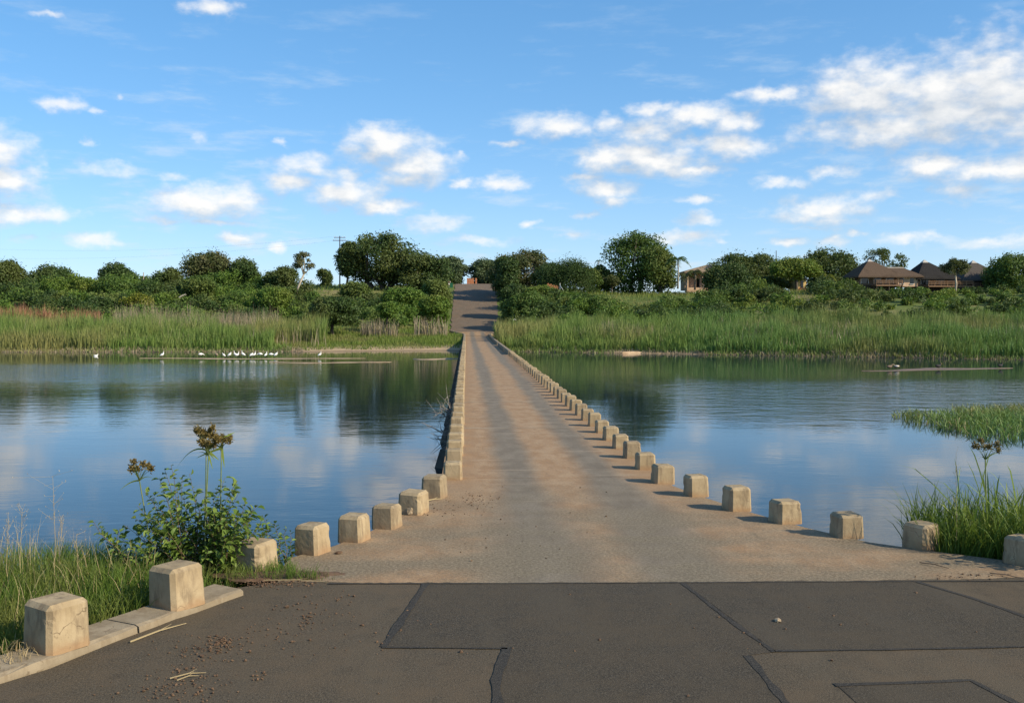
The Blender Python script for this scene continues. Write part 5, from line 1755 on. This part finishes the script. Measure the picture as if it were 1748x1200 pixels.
y = 12.9
gz = tz(-3.3, y)
def feet(px, py, yv=12.9):
    p = D(px, py, yv); p[2] = tz(p[0], yv); return p
sedge('tall_sedge', 'tallest sedge with a broad brown flower head above the leafy shrub', feet(346, 900), D(352, 768, y), .25, 1, [(.75, .62, .46, .030, .15), (-.9, .35, .42, .018, .9), (.35, -.25, .20, .02, .1), (.5, .7, .22, .014, .3), (.6, -.5, .16, .014, .2)], 13)
sedge('tall_sedge', 'slim sedge with drooping bracts just right of the tallest one', feet(372, 905, 13.0), D(378, 765, 13.0), .19, 2, [(-.9, -.25, .32, .022, .1), (.15, .9, .22, .03, .4), (.12, -.9, .22, .020, .2), (-.6, .5, .3, .018, .6)], 7)
sedge('tall_sedge', 'second stalk close beside the tallest sedge', feet(352, 900, 12.8), D(356, 778, 12.8), .2, 8, [(.3, -.7, .14, .014, .3), (-.5, .6, .2, .014, .5)], 6)
sedge('tall_sedge', 'leaning sedge with a reddish flower head at the left of the shrub', feet(262, 905, 12.8), D(238, 820, 12.8), .22, 3, [(-.35, .85, .20, .02, .1), (-.3, .95, .18, .016, .1), (-.95, .05, .23, .016, .55), (.75, .65, .26, .008, .5), (.45, .85, .22, .008, .1)], 7)


def grass_patch(name, label, pts, hmin, hmax, seed, w=(.006, .012), lean=.5, mat='grass', seg=4, loc=None):
    rng = np.random.default_rng(seed)
    n = len(pts)
    h = rng.uniform(hmin, hmax, n) * rng.uniform(.6, 1.1, n)
    V, Fc = blades(pts, h, rng.uniform(w[0], w[1], n), h * rng.uniform(.08, lean, n), rng, seg)
    return tag(mk(name, V, Fc, M[mat]), label, 'grass', None, 'stuff')


def bank_points(n, seed, t0, t1, w0, w1):
    rng = np.random.default_rng(seed)
    t = rng.uniform(t0, t1, n); w = w0 + (w1 - w0) * rng.random(n)
    xy = BL_XY[0][:2] + kd * t[:, None] + kn * w[:, None]
    return np.stack([xy[:, 0], xy[:, 1], terrain(xy[:, 0], xy[:, 1]) - .02], 1)


grass_patch('bank_grass', 'lush green grass on the near left bank behind the kerb', bank_points(15000, 1, -4.0, 4.4, .23, 3.3), .42, .95, 1, (.007, .015), .65)
grass_patch('bank_grass', 'finer paler grass mixed into the near left bank', bank_points(800, 2, -4.0, 2.4, .5, 3.4), .6, 1.15, 2, (.004, .007), .45, 'straw')
grass_patch('kerb_grass', 'dry brown grass caught at the foot of the nearest bollard', bank_points(260, 3, -1.2, .0, -.12, .32) + np.array([0, 0, .22]), .05, .16, 3, (.005, .009), 1.2, 'straw')
rng = np.random.default_rng(15)
pp = np.array([G(rng.uniform(385, 505), rng.uniform(966, 990)) for _ in range(900)] + [G(490 + abs(rng.normal(0, 32)), rng.uniform(982, 991)) for _ in range(240)])
pp = pp[(pp[:, 1] > G(400, 985)[1] - .9)]
grass_patch('kerb_grass', 'small green grass tuft growing on the road edge before the rounded bollard', pp, .05, .22, 4, (.004, .008), .9)
# ground for the tuft: a low heap of soil at the road edge
hp = G(462, 984)
V, Fc = [], []
for i in range(9):
    rr = i / 8
    for j in range(28):
        a = 2 * math.pi * j / 28
        V.append((hp[0] + .82 * rr * math.cos(a) * (1 + .15 * math.sin(3 * a)) + .1, hp[1] + .28 * rr * math.sin(a) * (1 + .2 * math.sin(5 * a)) + .05, .045 * (1 - rr ** 2) - .006 + .006 * math.sin(9 * a + i)))
for i in range(8):
    for j in range(28):
        Fc.append((i * 28 + j, i * 28 + (j + 1) % 28, (i + 1) * 28 + (j + 1) % 28, (i + 1) * 28 + j))
tag(mk('soil', V, Fc, M['clod'], smooth=True), kind='structure')
hp = BL_XY[2]
V, Fc = [], []
for i in range(9):
    rr = i / 8
    for j in range(28):
        a = 2 * math.pi * j / 28
        V.append((hp[0] - .05 + .62 * rr * math.cos(a), hp[1] + .1 + .55 * rr * math.sin(a), .012 - .5 * max(0, rr - .45) ** 1.2 + .01 * math.sin(7 * a + i)))
for i in range(8):
    for j in range(28):
        Fc.append((i * 28 + j, i * 28 + (j + 1) % 28, (i + 1) * 28 + (j + 1) % 28, (i + 1) * 28 + j))
tag(mk('soil', V, Fc, M['ground'], smooth=True), kind='structure')


def panicle(label, px, py0, py1, yv, seed, spread=.10):
    """wispy grass stem with an airy seed head"""
    rng = np.random.default_rng(seed)
    a = feet(px + rng.uniform(-8, 8), py0, yv); t = D(px, py1, yv)
    pts = [a, (a + t) / 2 + [rng.normal(0, .03), 0, 0], t]
    parts = [tube(pts, [.004, .003, .0015], 4)]
    for i in range(26):
        f_ = rng.uniform(.62, 1.0)
        s_ = a + (t - a) * f_
        e_ = s_ + np.array([rng.normal(0, spread), rng.normal(0, spread), abs(rng.normal(0, .06)) + .02])
        parts.append(tube([s_, e_], [.0014, .0007], 3))
        parts.append(tube([e_, e_ + rng.normal(0, .006, 3) + [0, 0, .012]], [.0035, .001], 3))
    V, Fc = cat_(parts)
    return tag(mk('grass_stem', V, Fc, M['straw'], None, loc=a), label, 'grass stem')


panicle('tall wispy grass stem with an airy head rising at the far left', 90, 960, 812, 12.0, 1, .13)
panicle('thin wispy grass stem left of the tallest wispy one', 38, 960, 868, 11.8, 2, .07)
panicle('straight dry grass stem between the wispy stems and the shrub', 106, 975, 880, 11.6, 3, .03)
panicle('short wispy grass stem closest to the trailing sprigs', 130, 970, 912, 11.8, 4, .06)
panicle('grass stem with a thin head at the very left edge', 14, 970, 885, 11.4, 5, .05)

# right bank grass clump
rng = np.random.default_rng(44)
n = 5200
pr = np.stack([rng.uniform(6.45, 8.8, n), rng.uniform(12.6, 14.6, n)], 1)
pr = pr[pr[:, 1] > 13.05 + .42 * (7.2 - pr[:, 0])]
pr = np.stack([pr[:, 0], pr[:, 1], np.maximum(terrain(pr[:, 0], pr[:, 1]), -.35)], 1)
grass_patch('grass_clump', 'lush green grass clump overhanging the right end of the apron', pr, .55, 1.25, 7, (.010, .022), .6)
n = 70
pr2 = np.stack([rng.uniform(6.9, 8.3, n), rng.uniform(13.4, 14.3, n), np.full(n, -.2)], 1)
grass_patch('long_leaves', 'long arching strap leaves in the right grass clump', pr2, 1.0, 1.7, 8, (.020, .034), .8, 'bract', 7)
yv = 13.6
sedge('tall_sedge', 'sedge with dark brown clusters in the right grass clump', np.array([D(1690, 930, yv)[0], yv, -.2]), D(1682, 784, yv), .24, 9,
      [(-.5, .8, .17, .012, .8), (.65, .7, .30, .010, .4), (.2, .9, .12, .01, .2)], 7, .012)
panicle('pale wispy grass stem left of the dark sedge on the right bank', 1632, 930, 775, 13.4, 11, .05)

# ------------------------------------------------------------------ litter on the road
def pebble(name, label, p, r, mat, seed, flat=.6):
    rr = np.random.default_rng(seed)
    bm = bmesh.new()
    bmesh.ops.create_icosphere(bm, subdivisions=2, radius=1)
    from mathutils import noise as mn
    for v in bm.verts:
        k = 1 + .32 * mn.noise(v.co * 1.7 + Vector((seed, 0, 0))) + .12 * mn.noise(v.co * 5 + Vector((0, seed, 0)))
        v.co = Vector((v.co.x * r * k, v.co.y * r * k * .8, v.co.z * r * k * flat))
    me = bpy.data.meshes.new(name)
    bm.to_mesh(me); bm.free()
    me.materials.append(M[mat])
    o = bpy.data.objects.new(name, me)
    o.location = (p[0], p[1], p[2] + r * flat * .75)
    o.rotation_euler = (0, 0, rr.uniform(0, 6))
    COL.objects.link(o)
    return tag(o, label, 'stone')


pebble('stone', 'pale rough stone lying against the left bollards', G(702, 878), .105, 'rock', 3, .8)
pebble('stone', 'small flat pale stone alone on the patched asphalt', G(1328, 1061), .045, 'rock', 5, .5)
pebble('stone', 'small dark clod right of the broken-cornered bollard', G(578, 945), .05, 'clod', 7, .45)
# crumbs of dry dung and grit
rng = np.random.default_rng(8)
spots = []
for (cx, cy, sx, sy, n) in [(350, 1110, 60, 20, 150), (380, 1095, 22, 10, 110), (320, 1160, 60, 22, 110), (480, 1080, 55, 25, 70), (520, 1060, 14, 12, 40), (470, 996, 70, 6, 260), (530, 1035, 40, 20, 40), (570, 1030, 30, 20, 24),
                            (440, 1155, 16, 10, 18), (810, 858, 30, 14, 110), (740, 870, 50, 12, 70), (300, 1185, 80, 14, 80), (640, 1080, 140, 60, 60), (1200, 1090, 260, 60, 46), (900, 900, 160, 60, 70), (1640, 985, 60, 5, 60)]:
    for _ in range(n):
        spots.append((cx + rng.normal(0, sx * .6), cy + rng.normal(0, sy * .6)))
ico = bmesh.new(); bmesh.ops.create_icosphere(ico, subdivisions=1, radius=1)
iv = np.array([v.co[:] for v in ico.verts]); ifc = np.array([[v.index for v in f.verts] for f in ico.faces]); ico.free()
Vs, Fs, n = [], [], 0
for (px, py) in spots:
    if py < 800: continue
    p = G(px, py)
    r = min(.022, abs(rng.normal(.003, .0055)) + .0025)
    V = iv * r * (1 + rng.normal(0, .22, (len(iv), 1))) * np.array([1, 1, .65]) + p + np.array([0, 0, r * .4 + .003])
    Vs.append(V); Fs.append(ifc + n); n += len(iv)
tag(mk('dung_crumbs', np.concatenate(Vs), np.concatenate(Fs), M['clod']), 'scattered brown crumbs of dry dung and grit on the road', 'debris', None, 'stuff')


def straw(label, a, b, r=.006, mat='straw'):
    p, q = G(*a), G(*b)
    mid = (p + q) / 2 + np.array([0.0, .02, .012])
    up = np.array([0, 0, r + .008])
    V, Fc = cat_([tube([p + up, mid + up, q + up], [r, r * .9, r * .4], 5), tube([mid + up, mid + up + (q - p) * .2 + [0, .03, .02]], [r * .5, r * .2], 4)])
    return tag(mk('straw', V, Fc, M[mat], None, loc=p), label, 'straw')


straw('long dry straw lying along the kerb between the two nearest bollards', (222, 1098), (318, 1066), .009)
straw('short dry straw on the asphalt in front of the kerb', (290, 1160), (352, 1150), .006)
straw('dry straw crossing the shorter one near the bottom left', (302, 1163), (340, 1155), .005)
straw('dry stick beside the seventh left bollard', (727, 857), (755, 853), .012)
straw('thin straw on the soil near the rounded bollard', (450, 992), (560, 995), .006)
straw('dark twig at the right edge of the apron beside the grass clump', (1570, 962), (1620, 972), .009, 'twig')
straw('dry twigs at the foot of the shaded right bollard', (1690, 980), (1748, 990), .008, 'twig')

# shrub just beyond the right edge of the picture: it shades the last bollard
b4 = np.array([8.45, 12.25, -.15])
rng = np.random.default_rng(3)
leafy_shrub('leafy_shrub', 'leafy shrub at the far right end of the apron beyond the last bollard', b4, [b4 + np.array([rng.uniform(-.75, .75), rng.uniform(-.7, .7), rng.uniform(.5, 1.5)]) for _ in range(46)], 17, 34, .10)
